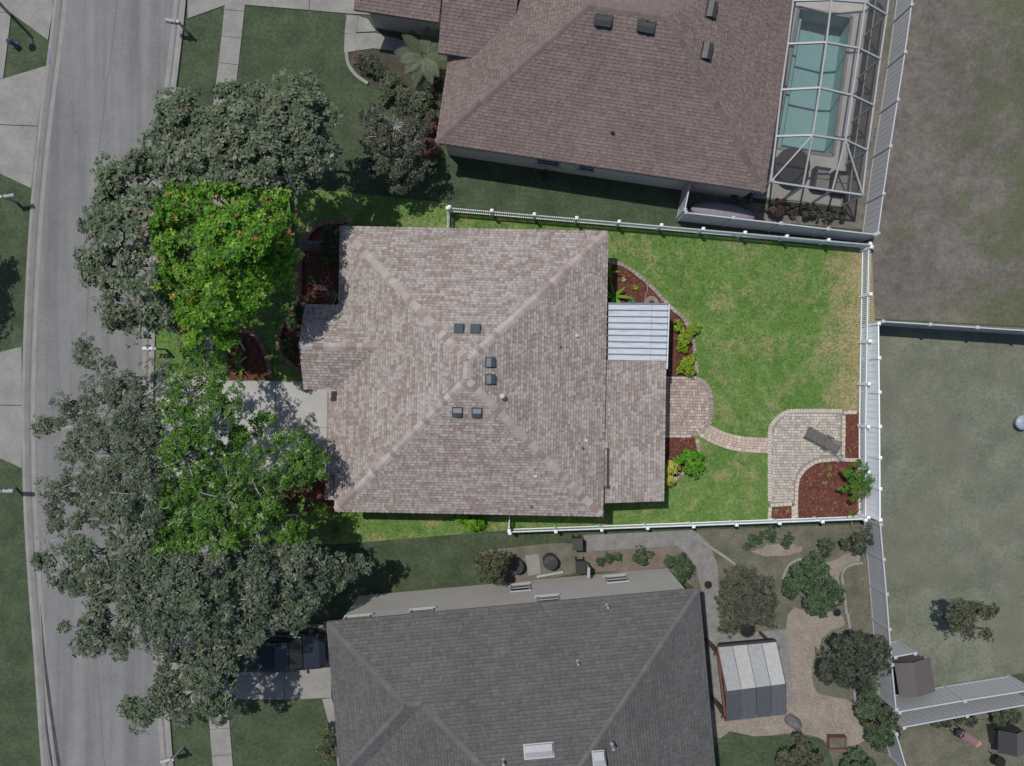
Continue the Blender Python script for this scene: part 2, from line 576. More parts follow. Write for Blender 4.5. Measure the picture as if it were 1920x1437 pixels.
def holed(outer, hole, z):
    """flat sheet with a hole"""
    bm = bmesh.new()
    es = []
    for ring in (outer, hole):
        vs = [bm.verts.new((p[0], p[1], z)) for p in ring]
        es += [bm.edges.new((vs[i], vs[(i + 1) % len(vs)])) for i in range(len(vs))]
    bmesh.ops.triangle_fill(bm, edges=es, use_beauty=True)
    bmesh.ops.recalc_face_normals(bm, faces=bm.faces)
    for f in bm.faces:
        if f.normal.z < 0: f.normal_flip()
    mb = MB()
    bm.verts.index_update()
    mb.v = [tuple(v.co) for v in bm.verts]
    mb.f = [tuple(v.index for v in f.verts) for f in bm.faces]
    bm.free()
    return mb

def soft(px, n=5, jit=2.0):
    """rounded, slightly ragged outline"""
    q = catmull(list(px) + [px[0], px[1]], n)[n // 2: -(n // 2 + 1)]
    rnd = random.Random(len(px))
    return [(p.x + rnd.uniform(-jit, jit), p.y + rnd.uniform(-jit, jit)) for p in q[:len(px) * n]]
POOL = [P(1452, 278), P(1562, 293), P(1597, 33), P(1497, 15)]
obj("ground", holed([(-160, -160), (160, -160), (160, 160), (-160, 160)], POOL, 0.0), M["dull_grass"], kind="structure")

sheet("sandy_lot", [(1626, 455), (1632, 395), (1680, 60), (1716, -160), (2400, -160), (2400, 640), (1920, 612), (1640, 598)], 0.006, M["sandy"])
sheet("east_yard", [(1638, 600), (1920, 615), (2400, 645), (2400, 1210), (1920, 1262), (1735, 1290), (1668, 1298), (1655, 1200), (1643, 980)], 0.006, M["east_grass"])
sheet("pool_side_yard", [(1284, 402), (1296, 352), (1400, 362), (1412, 380), (1582, 400), (1620, 130), (1640, -20), (1680, -20), (1632, 432)], 0.006, M["bare_ground"])
sheet("weedy_yard", [(1680, 1340), (1920, 1296), (2400, 1220), (2400, 1800), (1700, 1800)], 0.006, M["weeds"])
sheet("south_back_yard", [(1100, 1002), (1640, 982), (1660, 1200), (1690, 1437), (1720, 1700), (1340, 1700), (1330, 1437), (1300, 1100), (1240, 1060), (1100, 1075)], 0.006, M["weeds"])
sheet("gravel_bed", soft([(1478, 1150), (1560, 1146), (1585, 1170), (1540, 1200), (1525, 1290), (1600, 1320), (1625, 1380), (1580, 1400), (1500, 1375), (1350, 1385), (1335, 1330), (1475, 1330)]), 0.012, M["gravel"])
sheet("gravel_patch", soft([(1410, 1035), (1440, 1022), (1492, 1022), (1500, 1036), (1440, 1042)]), 0.012, M["gravel"])
sheet("gravel_strip", soft([(1545, 1060), (1600, 1035), (1610, 1055), (1575, 1075), (1575, 1130), (1552, 1120)]), 0.012, M["gravel"])
sheet("clay_bed", soft([(1105, 1033), (1270, 1026), (1275, 1060), (1110, 1072)]), 0.010, surf("clay_soil", A(132, 118, 110), A(112, 104, 92), 1.5, 14, 0.25))
sheet("south_path", [(1094, 1004), (1300, 994), (1330, 1020), (1345, 1060), (1350, 1190), (1475, 1180), (1490, 1320), (1470, 1330), (1340, 1345), (1325, 1200), (1312, 1090), (1290, 1040), (1270, 1024), (1100, 1034)], 0.014, M["stone_path"])
sheet("south_lawn", soft([(1350, 1385), (1500, 1378), (1560, 1420), (1570, 1600), (1345, 1600)]), 0.014, M["dull_grass"])
sheet("side_soil", soft([(900, 1035), (1085, 1020), (1092, 1070), (930, 1092)]), 0.008, surf("packed_soil", A(126, 118, 108), A(96, 98, 84), 1.3, 14, 0.25))
stones = MB()
GRV = [P(*q) for q in ((1490, 1160), (1555, 1152), (1575, 1170), (1535, 1200), (1520, 1290), (1590, 1322), (1610, 1375), (1510, 1368), (1360, 1378), (1345, 1340), (1480, 1335))]
for k_ in range(3800):
    x_, y_ = random.uniform(11, 19), random.uniform(-19.2, -12.3)
    if in_poly(x_, y_, GRV):
        r_ = random.uniform(.012, .04)
        a_ = random.uniform(0, 6.28)
        c_ = random.choice((A(176, 168, 160), A(150, 140, 132), A(128, 120, 114), A(196, 190, 182)))
        stones.add([(x_ + r_ * math.cos(a_ + t), y_ + r_ * math.sin(a_ + t), .013) for t in (0, 1.6, 3.1, 4.7)] + [(x_, y_, .013 + r_ * .9)], [(0, 1, 4), (1, 2, 4), (2, 3, 4), (3, 0, 4)], c_)
sheet("lot_lawn", [(298, 338), (640, 360), (836, 381), (848, 394), (1614, 461), (1634, 464), (1640, 606), (1626, 610), (1622, 968), (1300, 981), (956, 994), (640, 1020), (304, 1031), (291, 760), (288, 520)], 0.016, M["lawn"])

obj("loose_stones", stones, M["chip"], kind="stuff", label="loose pale stones scattered over the gravel yard", cat="gravel")

# street ---------------------------------------------------------------------
LEFT_EDGE = [(128, -260), (115, -120), (103, 0), (92, 100), (75, 230), (60, 380), (50, 540), (44, 700), (43, 800), (46, 940), (54, 1080), (66, 1240), (80, 1437), (96, 1600), (112, 1760)]
LW = [P(p.x, p.y) for p in catmull(LEFT_EDGE, 6)]
def offset(line, d):
    out = []
    for i, p in enumerate(line):
        t = (line[min(i + 1, len(line) - 1)] - line[max(i - 1, 0)]).normalized()
        out.append(p + Vector((-t.y, t.x, 0)) * d)
    return out
ROAD_W = W(246)
RW = offset(LW, ROAD_W)     # line runs down the picture, so +d lies to the right (east)
def strip(name, line_a, line_b, za, zb, mat):
    mb = MB()
    for i in range(len(line_a) - 1):
        a, b, c, d = line_a[i], line_a[i + 1], line_b[i + 1], line_b[i]
        mb.poly([(a.x, a.y, za), (b.x, b.y, za), (c.x, c.y, zb), (d.x, d.y, zb)])
    return mb
obj("street", strip("s", offset(LW, 0.66), offset(LW, ROAD_W - 0.66), 0.022, 0.022, M["asphalt"]), M["asphalt"], kind="structure")
def kerb(name, base, s):
    # pan, gutter line and rolled kerb with a real step
    mb = MB()
    prof = [(0.0, 0.0), (0.0, 0.11), (0.16, 0.115), (0.30, 0.05), (0.34, 0.03)]
    for (o1, z1), (o2, z2) in zip(prof, prof[1:]):
        a, b = offset(base, s * o1), offset(base, s * o2)
        q = strip("", a, b, z1, z2, None)
        mb.add(q.v, q.f)
    o = obj(name, mb, M["kerb"], kind="structure")
    mb = strip("", offset(base, s * 0.34), offset(base, s * 0.45), 0.03, 0.026, None)
    obj("gutter_line", mb, M["gutter"], parent=o)
    mb = strip("", offset(base, s * 0.45), offset(base, s * 0.68), 0.027, 0.027, None)
    obj("gutter_pan", mb, M["kerb"], parent=o)
kerb("kerb_west", LW, 1)
kerb("kerb_east", RW, -1)
# tar seam down the road
obj("road_seam", strip("", offset(LW, ROAD_W * 0.47), offset(LW, ROAD_W * 0.47 + 0.03), 0.026, 0.026, None), plain("tar_seam", A(112, 112, 113), 0.9), kind="structure")

def slabs(name, quads, z0, z1, mat, gap=0.012):
    """concrete laid in slabs: dark joint bed with each slab a piece of its own"""
    allp = [p for q in quads for p in q]
    c = sum((P(*p) for p in allp), Vector()) / len(allp)
    mb = MB()
    for q in quads:
        mb.poly([(P(*p).x, P(*p).y, z0) for p in q])
    root = obj(name, mb, M["joint"], kind="structure")
    for q in quads:
        pts = [P(*p) for p in q]
        m = sum(pts, Vector()) / len(pts)
        pts = [p + (m - p).normalized() * gap * 1.4 for p in pts]
        obj("slab", MB().prism(pts, z0 + 0.001, z1, None), mat, parent=root)
    return root

# sidewalk east of the street, slab by slab
sw = offset(RW, W(72))
sw2 = offset(RW, W(110))
stat = walk(sw, 1.45)
quads = []
def px_of(p):
    return (960 + p.x / CAM_H * F, 718.5 - p.y / CAM_H * F)
for (a, h), (b, h2) in zip(stat, stat[1:]):
    n1, n2 = Vector((-math.sin(h), math.cos(h), 0)) * W(38), Vector((-math.sin(h2), math.cos(h2), 0)) * W(38)
    v = px_of(a)[1]
    if -60 < v < 1500:
        quads.append([px_of(a), px_of(b), px_of(b + n2), px_of(a + n1)])
slabs("sidewalk", [q for q in quads if not (700 < sum(p[1] for p in q) / 4 < 880)], 0.024, 0.04, M["dull_concrete"])
# own driveway
slabs("driveway", [[(438, 714), (517, 715), (518, 800), (439, 799)], [(517, 715), (640, 716), (640, 802), (518, 800)],
                   [(439, 799), (518, 800), (519, 890), (440, 889)], [(518, 800), (640, 802), (640, 891), (519, 890)],
                   [(360, 712), (438, 714), (439, 799), (361, 798)], [(361, 798), (439, 799), (440, 889), (362, 888)],
                   [(296, 684), (360, 712), (361, 798), (292, 798)], [(292, 798), (361, 798), (362, 888), (297, 910)]], 0.026, 0.045, M["concrete"])
# neighbours' drives
slabs("north_driveway", [[(352, -60), (352, 36), (392, 22), (430, 8), (432, -60)], [(432, -60), (430, 8), (470, 11), (580, 20), (584, -60)],
                         [(584, -60), (580, 20), (655, 27), (720, 30), (720, -60)]], 0.026, 0.045, M["dull_concrete"])
slabs("north_walk", [[(650, 28), (672, 30), (668, 64), (646, 64)], [(646, 64), (704, 62), (760, 78), (770, 100), (700, 92), (645, 100)],
                     [(672, 30), (690, 36), (706, 60), (668, 62)]], 0.026, 0.05, M["dull_concrete"])
slabs("south_driveway", [[(440, 1172), (620, 1170), (622, 1248), (441, 1246)], [(441, 1246), (534, 1247), (534, 1312), (442, 1310)],
                         [(534, 1247), (622, 1248), (622, 1308), (534, 1312)], [(318, 1150), (440, 1172), (441, 1246), (318, 1250)], [(318, 1250), (441, 1246), (442, 1310), (322, 1334)]], 0.026, 0.045, M["dull_concrete"])
slabs("south_walk", [[(604, 1310), (622, 1308), (640, 1370), (622, 1376)], [(622, 1376), (640, 1370), (650, 1437), (634, 1437)]], 0.026, 0.045, M["dull_concrete"])
slabs("west_driveway", [[(-120, -60), (102, -60), (100, 20), (91, 76), (22, 26), (-120, 10)], [(-120, 10), (22, 26), (7, 148), (-120, 150)],
                        [(-120, 150), (7, 148), (88, 124), (72, 237), (-120, 229)], [(-120, 230), (72, 238), (60, 354), (-120, 270)]], 0.024, 0.04, M["dull_concrete"])
slabs("west_drive", [[(-120, 690), (42, 650), (42, 760), (-120, 758)], [(-120, 759), (42, 761), (42, 878), (-120, 806)]], 0.024, 0.04, M["dull_concrete"])
# blue utility paint on the kerb
obj("paint_mark", MB().poly([P(93, 95) + Vector((0, 0, 0.121)), P(97, 95) + Vector((0, 0, 0.121)), P(96, 122) + Vector((0, 0, 0.121)), P(91, 122) + Vector((0, 0, 0.121))]),
    plain("utility_blue", A(128, 140, 152), 0.9), kind="structure")

# mulch beds and their edging --------------------------------------------------
CHIPS = []
def bed(name, px, n_chip, z=0.03):
    o = sheet(name, px, z, M["mulch"])
    pts = [P(u, v) for u, v in px]
    xs, ys = [p.x for p in pts], [p.y for p in pts]
    mb = MB()
    k = 0
    tones = [A(108, 66, 54), A(126, 80, 66), A(88, 52, 45), A(144, 98, 82), A(168, 130, 112)]
    while k < n_chip:
        x, y = random.uniform(min(xs), max(xs)), random.uniform(min(ys), max(ys))
        if not in_poly(x, y, pts): continue
        k += 1
        a, l, w = random.uniform(0, 6.28), random.uniform(0.03, 0.075), random.uniform(0.008, 0.02)
        dz = random.uniform(-0.015, 0.02)
        c, s_ = math.cos(a), math.sin(a)
        zz = z + random.uniform(0.006, 0.03)
        mb.add([(x - c * l - s_ * w, y - s_ * l + c * w, zz - dz), (x - c * l + s_ * w, y - s_ * l - c * w, zz - dz),
                (x + c * l + s_ * w, y + s_ * l - c * w, zz + dz), (x + c * l - s_ * w, y + s_ * l + c * w, zz + dz)], [(0, 1, 2, 3)],
               random.choices(tones, [5, 4, 4, 2, 0.6])[0])
    obj("bark_chips", mb, M["chip"], parent=o, kind="stuff")
    return o

def brick_mesh(name, l, w, h, mat, bev=0.012):
    bm = bmesh.new()
    bmesh.ops.create_cube(bm, size=1.0)
    for v in bm.verts:
        v.co = Vector((v.co.x * l, v.co.y * w, (v.co.z + 0.5) * h))
    bmesh.ops.bevel(bm, geom=[e for e in bm.edges if all(v.co.z > h * 0.5 for v in e.verts)], offset=bev, segments=1, affect='EDGES')
    me = bpy.data.meshes.new(name)
    bm.to_mesh(me); bm.free()
    me.materials.append(mat)
    return me

def edging(parent, px, mat, l=0.24, w=0.19, h=0.09, smooth_n=6, z=0.02):
    line = [P(p.x, p.y) for p in catmull(px, smooth_n)] if smooth_n else [P(u, v) for u, v in px]
    me = brick_mesh("edging_brick", l * 0.93, w, h, mat)
    for p, a in walk(line, l, l / 2):
        j = random.uniform(-0.012, 0.012)
        inst("edging_brick", me, (p.x - math.sin(a) * j, p.y + math.cos(a) * j, z + random.uniform(-0.012, 0.008)), parent, a + random.uniform(-0.05, 0.05))

E1 = [(1138, 490), (1172, 500), (1214, 532), (1252, 572), (1284, 602), (1300, 645), (1306, 705)]
b1 = bed("mulch_bed_north", [(p.x, p.y) for p in catmull(E1, 6)] + [(1250, 707), (1120, 707), (1120, 486)], 2600)
edging(b1, E1, M["brick_edge"])
E2a = [(1306, 824), (1309, 845), (1304, 862)]
E2b = [(1288, 880), (1272, 894), (1258, 903)]
b2 = bed("mulch_bed_middle", [(1244, 818), (1302, 820), (1309, 845), (1298, 872), (1272, 894), (1256, 905), (1244, 905)], 900)
edging(b2, E2a, M["brick_edge"], smooth_n=4); edging(b2, E2b, M["brick_edge"], smooth_n=4)
b3 = bed("mulch_bed_fence", [(1580, 774), (1610, 774), (1609, 862), (1580, 862)], 500)
edging(b3, [(1580, 774), (1608, 773)], M["brick_edge_pale"], smooth_n=0); edging(b3, [(1581, 779), (1580, 858)], M["brick_edge_pale"], smooth_n=0)
E4 = [(1607, 863), (1560, 862), (1528, 867), (1504, 884), (1493, 910), (1492, 970)]
b4 = bed("mulch_bed_south", [(p.x, p.y) for p in catmull(E4, 6)] + [(1608, 972)], 2400)
edging(b4, E4, M["brick_edge_pale"])
b5 = bed("mulch_bed_small", [(1444, 946), (1487, 945), (1487, 974), (1443, 976)], 260)
edging(b5, [(1443, 947), (1486, 945)], M["brick_edge_pale"], smooth_n=0); edging(b5, [(1443, 951), (1442, 974)], M["brick_edge_pale"], smooth_n=0); edging(b5, [(1486, 949), (1487, 972)], M["brick_edge_pale"], smooth_n=0)
# front beds
E6 = [(645, 418), (622, 417), (598, 424), (580, 440), (568, 468), (564, 500), (562, 545), (548, 585), (530, 608), (524, 640), (534, 670), (552, 688), (572, 700)]
b6 = bed("mulch_bed_front", [(p.x, p.y) for p in catmull(E6, 5)] + [(640, 700), (650, 418)], 900)
edging(b6, E6, M["brick_red"], 0.2, 0.22)
E7 = [(455, 620), (478, 628), (493, 650), (504, 680), (509, 712)]
b7 = bed("mulch_bed_drive", [(p.x, p.y) for p in catmull(E7, 5)] + [(430, 713), (425, 640)], 500)
edging(b7, E7, M["brick_red"], 0.1, 0.24)
b8 = bed("mulch_bed_garage", [(560, 893), (640, 893), (640, 960), (540, 965), (530, 920)], 300)

sheet("north_front_bed", [(656, 100), (700, 92), (770, 100), (830, 66), (828, 120), (822, 262), (806, 300), (770, 290), (745, 215), (700, 160), (668, 138)], 0.012, surf("dark_soil", A(84, 78, 70), A(62, 62, 52), 1.6, 8, 0.3))
nb_ = [P(p.x, p.y) for p in catmull([(650, 100), (654, 122), (668, 142), (690, 158)], 6)]
obj("bed_kerb", strip("", offset(nb_, .09), offset(nb_, -.09), 0.1, 0.1, None), M["dull_concrete"], kind="structure")
# dirt washed along the gutter at the bottom of the street
gd_ = [P(p.x, p.y) for p in catmull([(74, 1130), (84, 1230), (98, 1340), (112, 1437), (124, 1520)], 6)]
gmb = MB()
for off_a, wid_a in ((-.33, .11), (.06, .17)):
    c_ = offset(gd_, off_a)
    for i in range(len(c_) - 1):
        f0, f1 = min(1, i / 8) * wid_a, min(1, (i + 1) / 8) * wid_a
        n0 = offset(gd_, off_a - f0); n1 = offset(gd_, off_a - f1)
        gmb.poly([(c_[i].x, c_[i].y, .034), (c_[i + 1].x, c_[i + 1].y, .034), (n1[i + 1].x, n1[i + 1].y, .034), (n0[i].x, n0[i].y, .034)])
obj("gutter_dirt", gmb, surf("gutter_dirt", A(84, 82, 82), A(66, 64, 64), 1.5, 10, 0.2), kind="structure")

# pavers -----------------------------------------------------------------------
def paver_patio(name, px, mat, sizes, tones, base_px=None, ang=0.0, row=0.15, limit=300):
    """pavers in courses; the first ones as single pieces, what goes past the limit joined in one part"""
    o = sheet(name, base_px or px, 0.026, M["paver_base"])
    poly = [P(u, v) for u, v in px]
    ca, sa = math.cos(ang), math.sin(ang)
    rot = lambda x, y: (x * ca - y * sa, x * sa + y * ca)
    loc = [(p.x * ca + p.y * sa, -p.x * sa + p.y * ca) for p in poly]
    x0, x1 = min(p[0] for p in loc), max(p[0] for p in loc)
    y0, y1 = min(p[1] for p in loc), max(p[1] for p in loc)
    spots = []
    y = y0
    while y < y1:
        x = x0 - random.uniform(0, 0.2)
        while x < x1:
            l = random.choice(sizes)
            if in_poly(x + l / 2, y + row / 2, loc): spots.append((x + l / 2, y + row / 2, l))
            x += l
        y += row
    spots.sort(key=lambda q: -q[2])
    mes, rest = {}, MB()
    for k, (cx, cy, l) in enumerate(spots):
        wx, wy = rot(cx, cy)
        z, a = 0.012 + random.uniform(-0.004, 0.004), ang + random.uniform(-0.012, 0.012)
        if k < limit:
            if l not in mes: mes[l] = brick_mesh("paver", l - 0.016, row - 0.016, 0.05, mat, 0.01)
            inst("paver", mes[l], (wx, wy, z), o, a)
        else:
            rest.box((wx, wy, z), l - 0.016, row - 0.016, 0.048, a, random.choice(tones))
    if rest.v: obj("small_pavers", rest, M["chip"], parent=o, kind="stuff")
    return o
TA = [A(176, 156, 146), A(192, 176, 164), A(168, 148, 140), A(208, 196, 180), A(158, 144, 138), A(186, 164, 152)]
TB = [A(188, 180, 169), A(202, 193, 179), A(174, 168, 161), A(212, 200, 182), A(194, 188, 179), A(168, 163, 157)]
pa = paver_patio("paver_patio_house", [(1242, 713), (1303, 713), (1318, 722), (1328, 742), (1329, 779), (1324, 794), (1312, 806), (1298, 813), (1242, 814)],
                 M["paver_a"], [0.12, 0.16, 0.21], TA, base_px=[(1242, 709), (1305, 709), (1322, 719), (1333, 741), (1334, 781), (1328, 797), (1315, 810), (1300, 818), (1242, 819)], row=0.165, ang=-0.02)
edging(pa, [(1244, 709), (1303, 709)], M["brick_edge_pale"], 0.3, 0.14, 0.06, 0, 0.014)
edging(pa, [(1304, 710), (1322, 719), (1332, 741), (1333, 780), (1328, 796), (1315, 809), (1300, 817)], M["brick_edge"], 0.13, 0.22, 0.055, 5, 0.022)
edging(pa, [(1244, 818), (1296, 818)], M["brick_edge_pale"], 0.3, 0.14, 0.06, 0, 0.014)
PB = [(1447, 942), (1447, 815), (1455, 794), (1472, 779), (1492, 775), (1574, 775), (1574, 853), (1540, 854), (1505, 871), (1487, 902), (1485, 941)]
pb = paver_patio("paver_patio_corner", PB, M["paver_b"], [0.11, 0.15, 0.15, 0.2], TB, base_px=[(1441, 945), (1441, 813), (1450, 788), (1470, 772), (1492, 768), (1579, 768), (1579, 859), (1540, 860), (1508, 876), (1493, 905), (1490, 944)], row=0.15)
edging(pb, [(1443, 940), (1443, 815), (1452, 790), (1471, 775), (1492, 771), (1577, 771)], M["brick_edge_pale"], 0.15, 0.22, 0.055, 4, 0.022)
# curved path: bricks laid across the curve in five courses
pp = MB()
mid = [P(p.x, p.y) for p in catmull([(1314, 803), (1334, 815), (1360, 826), (1392, 833), (1441, 836)], 8)]
po = obj("paver_path", strip("", offset(mid, W(14)), offset(mid, W(-14)), 0.026, 0.026, None), M["paver_base"], kind="structure")
mp1, mp2 = brick_mesh("paver", 0.20, 0.2, 0.05, M["paver_path"], 0.01), brick_mesh("paver", 0.22, 0.125, 0.05, M["paver_path"], 0.01)
for off_px, me, st in ((-10.8, mp1, 0.215), (-4.6, mp2, 0.235), (0.1, mp2, 0.235), (4.8, mp2, 0.235), (10.9, mp1, 0.215)):
    for p, a in walk(offset(mid, W(off_px)), st, random.uniform(0.05, 0.2)):
        inst("paver", me, (p.x, p.y, 0.012 + random.uniform(-0.004, 0.004)), po, a + random.uniform(-0.02, 0.02))

# ================================================================ HOUSES
def roof_tabs(mb, poly, n, up, seed, expo=0.15, lift=0.012, tones=None, kr=(1.05, 1.15, 0.87, 0.97)):
    """laminated shingles laid course by course over a convex roof plane (real tabs with an edge)"""
    rnd = random.Random(seed)
    e = up.cross(n).normalized()           # along the courses
    o = poly[0]
    q = [((p - o).dot(e), (p - o).dot(up)) for p in poly]
    ymin, ymax = min(p[1] for p in q), max(p[1] for p in q)
    def span(y):
        xs = []
        for i in range(len(q)):
            (x1, y1), (x2, y2) = q[i], q[(i + 1) % len(q)]
            if (y1 - y) * (y2 - y) <= 0 and abs(y2 - y1) > 1e-9:
                xs.append(x1 + (x2 - x1) * (y - y1) / (y2 - y1))
        return (min(xs), max(xs)) if len(xs) >= 2 else None
    GREY, BROWN, MIDT = tones or (A(175, 167, 162), A(156, 142, 135), A(166, 155, 149))
    def pt(xx, yy, hh): return o + e * xx + up * yy + n * hh
    y = ymin
    while y < ymax - 0.01:
        y2 = min(y + expo, ymax)
        s1, s2 = span(y + 0.002), span(y2 - 0.002)
        if not s1 or not s2:
            y += expo; continue
        x, xe = s1[0], s1[1]
        left, tone = 0.0, GREY
        raised = rnd.random() < 0.5
        while x < xe - 0.01:
            if left <= 0:                      # next strip of shingle: one colour blend
                left = rnd.uniform(0.12, 0.45)
                tone = rnd.choices((GREY, BROWN, MIDT), (4.2, 2.8, 2.8))[0]
            w = rnd.choice((0.11, 0.15, 0.17, 0.2, 0.3)) if raised else rnd.choice((0.08, 0.11, 0.14, 0.2))
            xb = min(x + w, xe)
            left -= w
            h0 = lift + (0.016 if raised else 0.0)
            h1 = 0.004 + (0.012 if raised else 0)
            k = (rnd.uniform(kr[0], kr[1]) if raised else rnd.uniform(kr[2], kr[3]))
            col = tuple(z * k for z in tone)
            dark = tuple(z * k * 0.76 for z in tone)      # course shadow painted into the tone, like the band printed on laminated shingles
            cl = lambda xx, f: min(max(xx, s1[0] + (s2[0] - s1[0]) * f), s1[1] + (s2[1] - s1[1]) * f)
            ym = y + (y2 - y) * 0.74
            hm = h0 + (h1 - h0) * 0.74
            a, b = pt(x, y, h0), pt(xb, y, h0)
            m1, m2 = pt(cl(xb, .74), ym, hm), pt(cl(x, .74), ym, hm)
            c, d = pt(cl(xb, 1), y2, h1), pt(cl(x, 1), y2, h1)
            mb.add([a, b, m1, m2, pt(x, y, -0.002), pt(xb, y, -0.002)], [(0, 1, 2, 3), (4, 5, 1, 0)], col)
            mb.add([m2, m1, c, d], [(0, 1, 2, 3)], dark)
            x = xb
            raised = not raised
        y += expo

def plane_up(poly):
    n = (poly[1] - poly[0]).cross(poly[2] - poly[0]).normalized()
    if n.z < 0: n = -n
    up = Vector((0, 0, 1)) - n * n.z
    up = up.normalized() if up.length > 1e-5 else Vector((0, 1, 0))
    return n, up

def cap_line(parent, a, b, n1, n2, mat, step=0.27, wdt=0.205, lift=0.03, name="ridge_cap"):
    """overlapping cap shingles up a hip or along a ridge, each a piece"""
    t = (b - a).normalized()
    L = (b - a).length
    d1 = (t.cross(n1)).normalized(); d2 = (n2.cross(t)).normalized()
    if d1.z > 0.001: d1 = -d1
    if d2.z > 0.001: d2 = -d2
    if d1.dot(d2) > 0.9: d2 = -d1
    nm = (n1 + n2).normalized()
    mb = MB()
    rows = []
    for s_, h in ((0.0, lift + 0.009), (step * 1.12, lift)):
        p = t * s_
        rows.append([p + d1 * wdt + n1 * (h * 0.55), p + d1 * wdt * 0.45 + n1 * h, p + nm * (h + 0.006), p + d2 * wdt * 0.45 + n2 * h, p + d2 * wdt + n2 * (h * 0.55)])
    lows = [[p - nm * 0.03 for p in r] for r in rows]
    V = rows[0] + rows[1] + lows[0]
    fs = [(i, i + 1, 5 + i + 1, 5 + i) for i in range(4)] + [(10 + i, 10 + i + 1, i + 1, i) for i in range(4)]
    mb.add(V, fs)
    me = mesh_from(name, [tuple(v) for v in mb.v], mb.f, None, mat)
    k = int(L / step)
    for i in range(k):
        inst(name, me, a + t * (i * step + (L - k * step) * 0.5), parent)

# ---- the house on the lot ------------------------------------------------------
EZ = 2.9
hc = P(884, 696.5, EZ)
th = math.radians(-1.1)
HX, HY = Vector((math.cos(th), math.sin(th), 0)), Vector((-math.sin(th), math.cos(th), 0))
hw, hd = W(251.5, EZ), W(267.5, EZ)
def HP(x, y, z): return Vector((hc.x, hc.y, 0)) + HX * x + HY * y + Vector((0, 0, z))
house = thing("house", "house with pale brown shingled hip roof in the middle of the bright green lot", "house", (hc.x, hc.y, 0))
nw, ne, se, sw_ = HP(-hw, hd, EZ), HP(hw, hd, EZ), HP(hw, -hd, EZ), HP(-hw, -hd, EZ)
RISE = hw * 5 / 12
rn, rs = HP(-0.05, hd - hw, EZ + RISE), HP(-0.05, -(hd - hw), EZ + RISE)
faces = {"w": [nw, sw_, rs, rn], "s": [sw_, se, rs], "e": [se, ne, rn, rs], "n": [ne, nw, rn]}
roof_mb = MB()
for k_, f_ in faces.items():
    roof_mb.slab([p - Vector((0, 0, 0.01)) for p in f_], 0.16)
roof = obj("roof", roof_mb, M["roof_deck"], parent=house)
tabs = MB()
NRM = {}
for i, (k_, f_) in enumerate(faces.items()):
    n_, u_ = plane_up(f_)
    NRM[k_] = n_
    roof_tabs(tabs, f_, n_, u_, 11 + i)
sh_w = MB(); 
# entry gable facing the street
gz = 2.85
ga, gb = P(572, 571, gz), P(569.5, 730, gz)          # west ends of its two eaves
span_ = (ga - gb).length
ridge_z = gz + span_ / 2 * 0.46
gm = (ga + gb) / 2
gdir = HX
def hit_main(p):
    # run east along the house until the main west slope is reached at this height
    x = -hw + (p.z - EZ) * 12 / 5
    y = (p - Vector((hc.x, hc.y, 0))).dot(HY)
    return HP(x + 0.02, y, p.z)
rw = Vector((gm.x, gm.y, ridge_z))
re = hit_main(rw)
ea, eb = hit_main(Vector((ga.x, ga.y, EZ + 0.02))), hit_main(Vector((gb.x, gb.y, EZ + 0.02)))
ea.z = eb.z = gz
gab_n, gab_s = [ga, rw, re, ea], [gb, eb, re, rw]
for i, f_ in enumerate((gab_n, gab_s)):
    n_, u_ = plane_up(f_)
    f2 = f_ if i else [ea, ga, rw, re]
    f2 = [gb, eb, re, rw] if i else [ea, ga, rw, re]
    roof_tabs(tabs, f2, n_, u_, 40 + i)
    roof_mb2 = MB().slab([p - Vector((0, 0, 0.012)) for p in f_], 0.14)
    obj("gable_roof", roof_mb2, M["roof_deck"], parent=house)
ng, _ = plane_up(gab_n); ns, _ = plane_up(gab_s)
cap_line(roof, rw, re + HX * 0.1, ng, ns, M["shingle_cap"])
# garage eave carried further down the slope
def slope_w(u, v, drop):
    p = P(u, v, EZ - drop)
    x = (p - Vector((hc.x, hc.y, 0))).dot(HX)
    return Vector((p.x, p.y, EZ + (x + hw) * 5 / 12))
g1, g2 = slope_w(613, 733, 0.2), slope_w(611.5, 890, 0.2)
g3 = HP(-hw, (g2 - Vector((hc.x, hc.y, 0))).dot(HY), EZ); g4 = HP(-hw, (g1 - Vector((hc.x, hc.y, 0))).dot(HY), EZ)
f_ = [g1, g2, g3, g4]
n_, u_ = plane_up(f_)
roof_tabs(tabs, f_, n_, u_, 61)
obj("garage_eave", MB().slab([p - Vector((0, 0, 0.012)) for p in f_], 0.14), M["roof_deck"], parent=house)
k1, k2 = P(611, 892, 2.5), P(610.5, 937, 2.5)
f_ = [k1, k2, k2 + HX * 0.75 + Vector((0, 0, 0.2)), k1 + HX * 0.75 + Vector((0, 0, 0.2))]
n_, u_ = plane_up(f_)
roof_tabs(tabs, f_, n_, u_, 62)
obj("side_eave", MB().slab([p - Vector((0, 0, 0.012)) for p in f_], 0.14), M["roof_deck"], parent=house)
# low roof over the lanai
l1, l2, l3, l4 = P(1249, 678, 2.45), P(1245, 940, 2.45), P(1130, 944, 2.74), P(1134, 677, 2.74)
f_ = [l2, l1, l4, l3]
n_, u_ = plane_up(f_)
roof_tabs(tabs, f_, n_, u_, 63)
obj("lanai_roof", MB().slab([p - Vector((0, 0, 0.012)) for p in f_], 0.14), M["roof_deck"], parent=house)
obj("shingles", tabs, M["shingle"], parent=roof, kind="stuff")
for a_, b_, k1_, k2_ in ((nw, rn, "w", "n"), (ne, rn, "n", "e"), (se, rs, "e", "s"), (sw_, rs, "s", "w"), (rs, rn, "w", "e")):
    cap_line(roof, a_, b_, NRM[k1_], NRM[k2_], M["shingle_cap"])
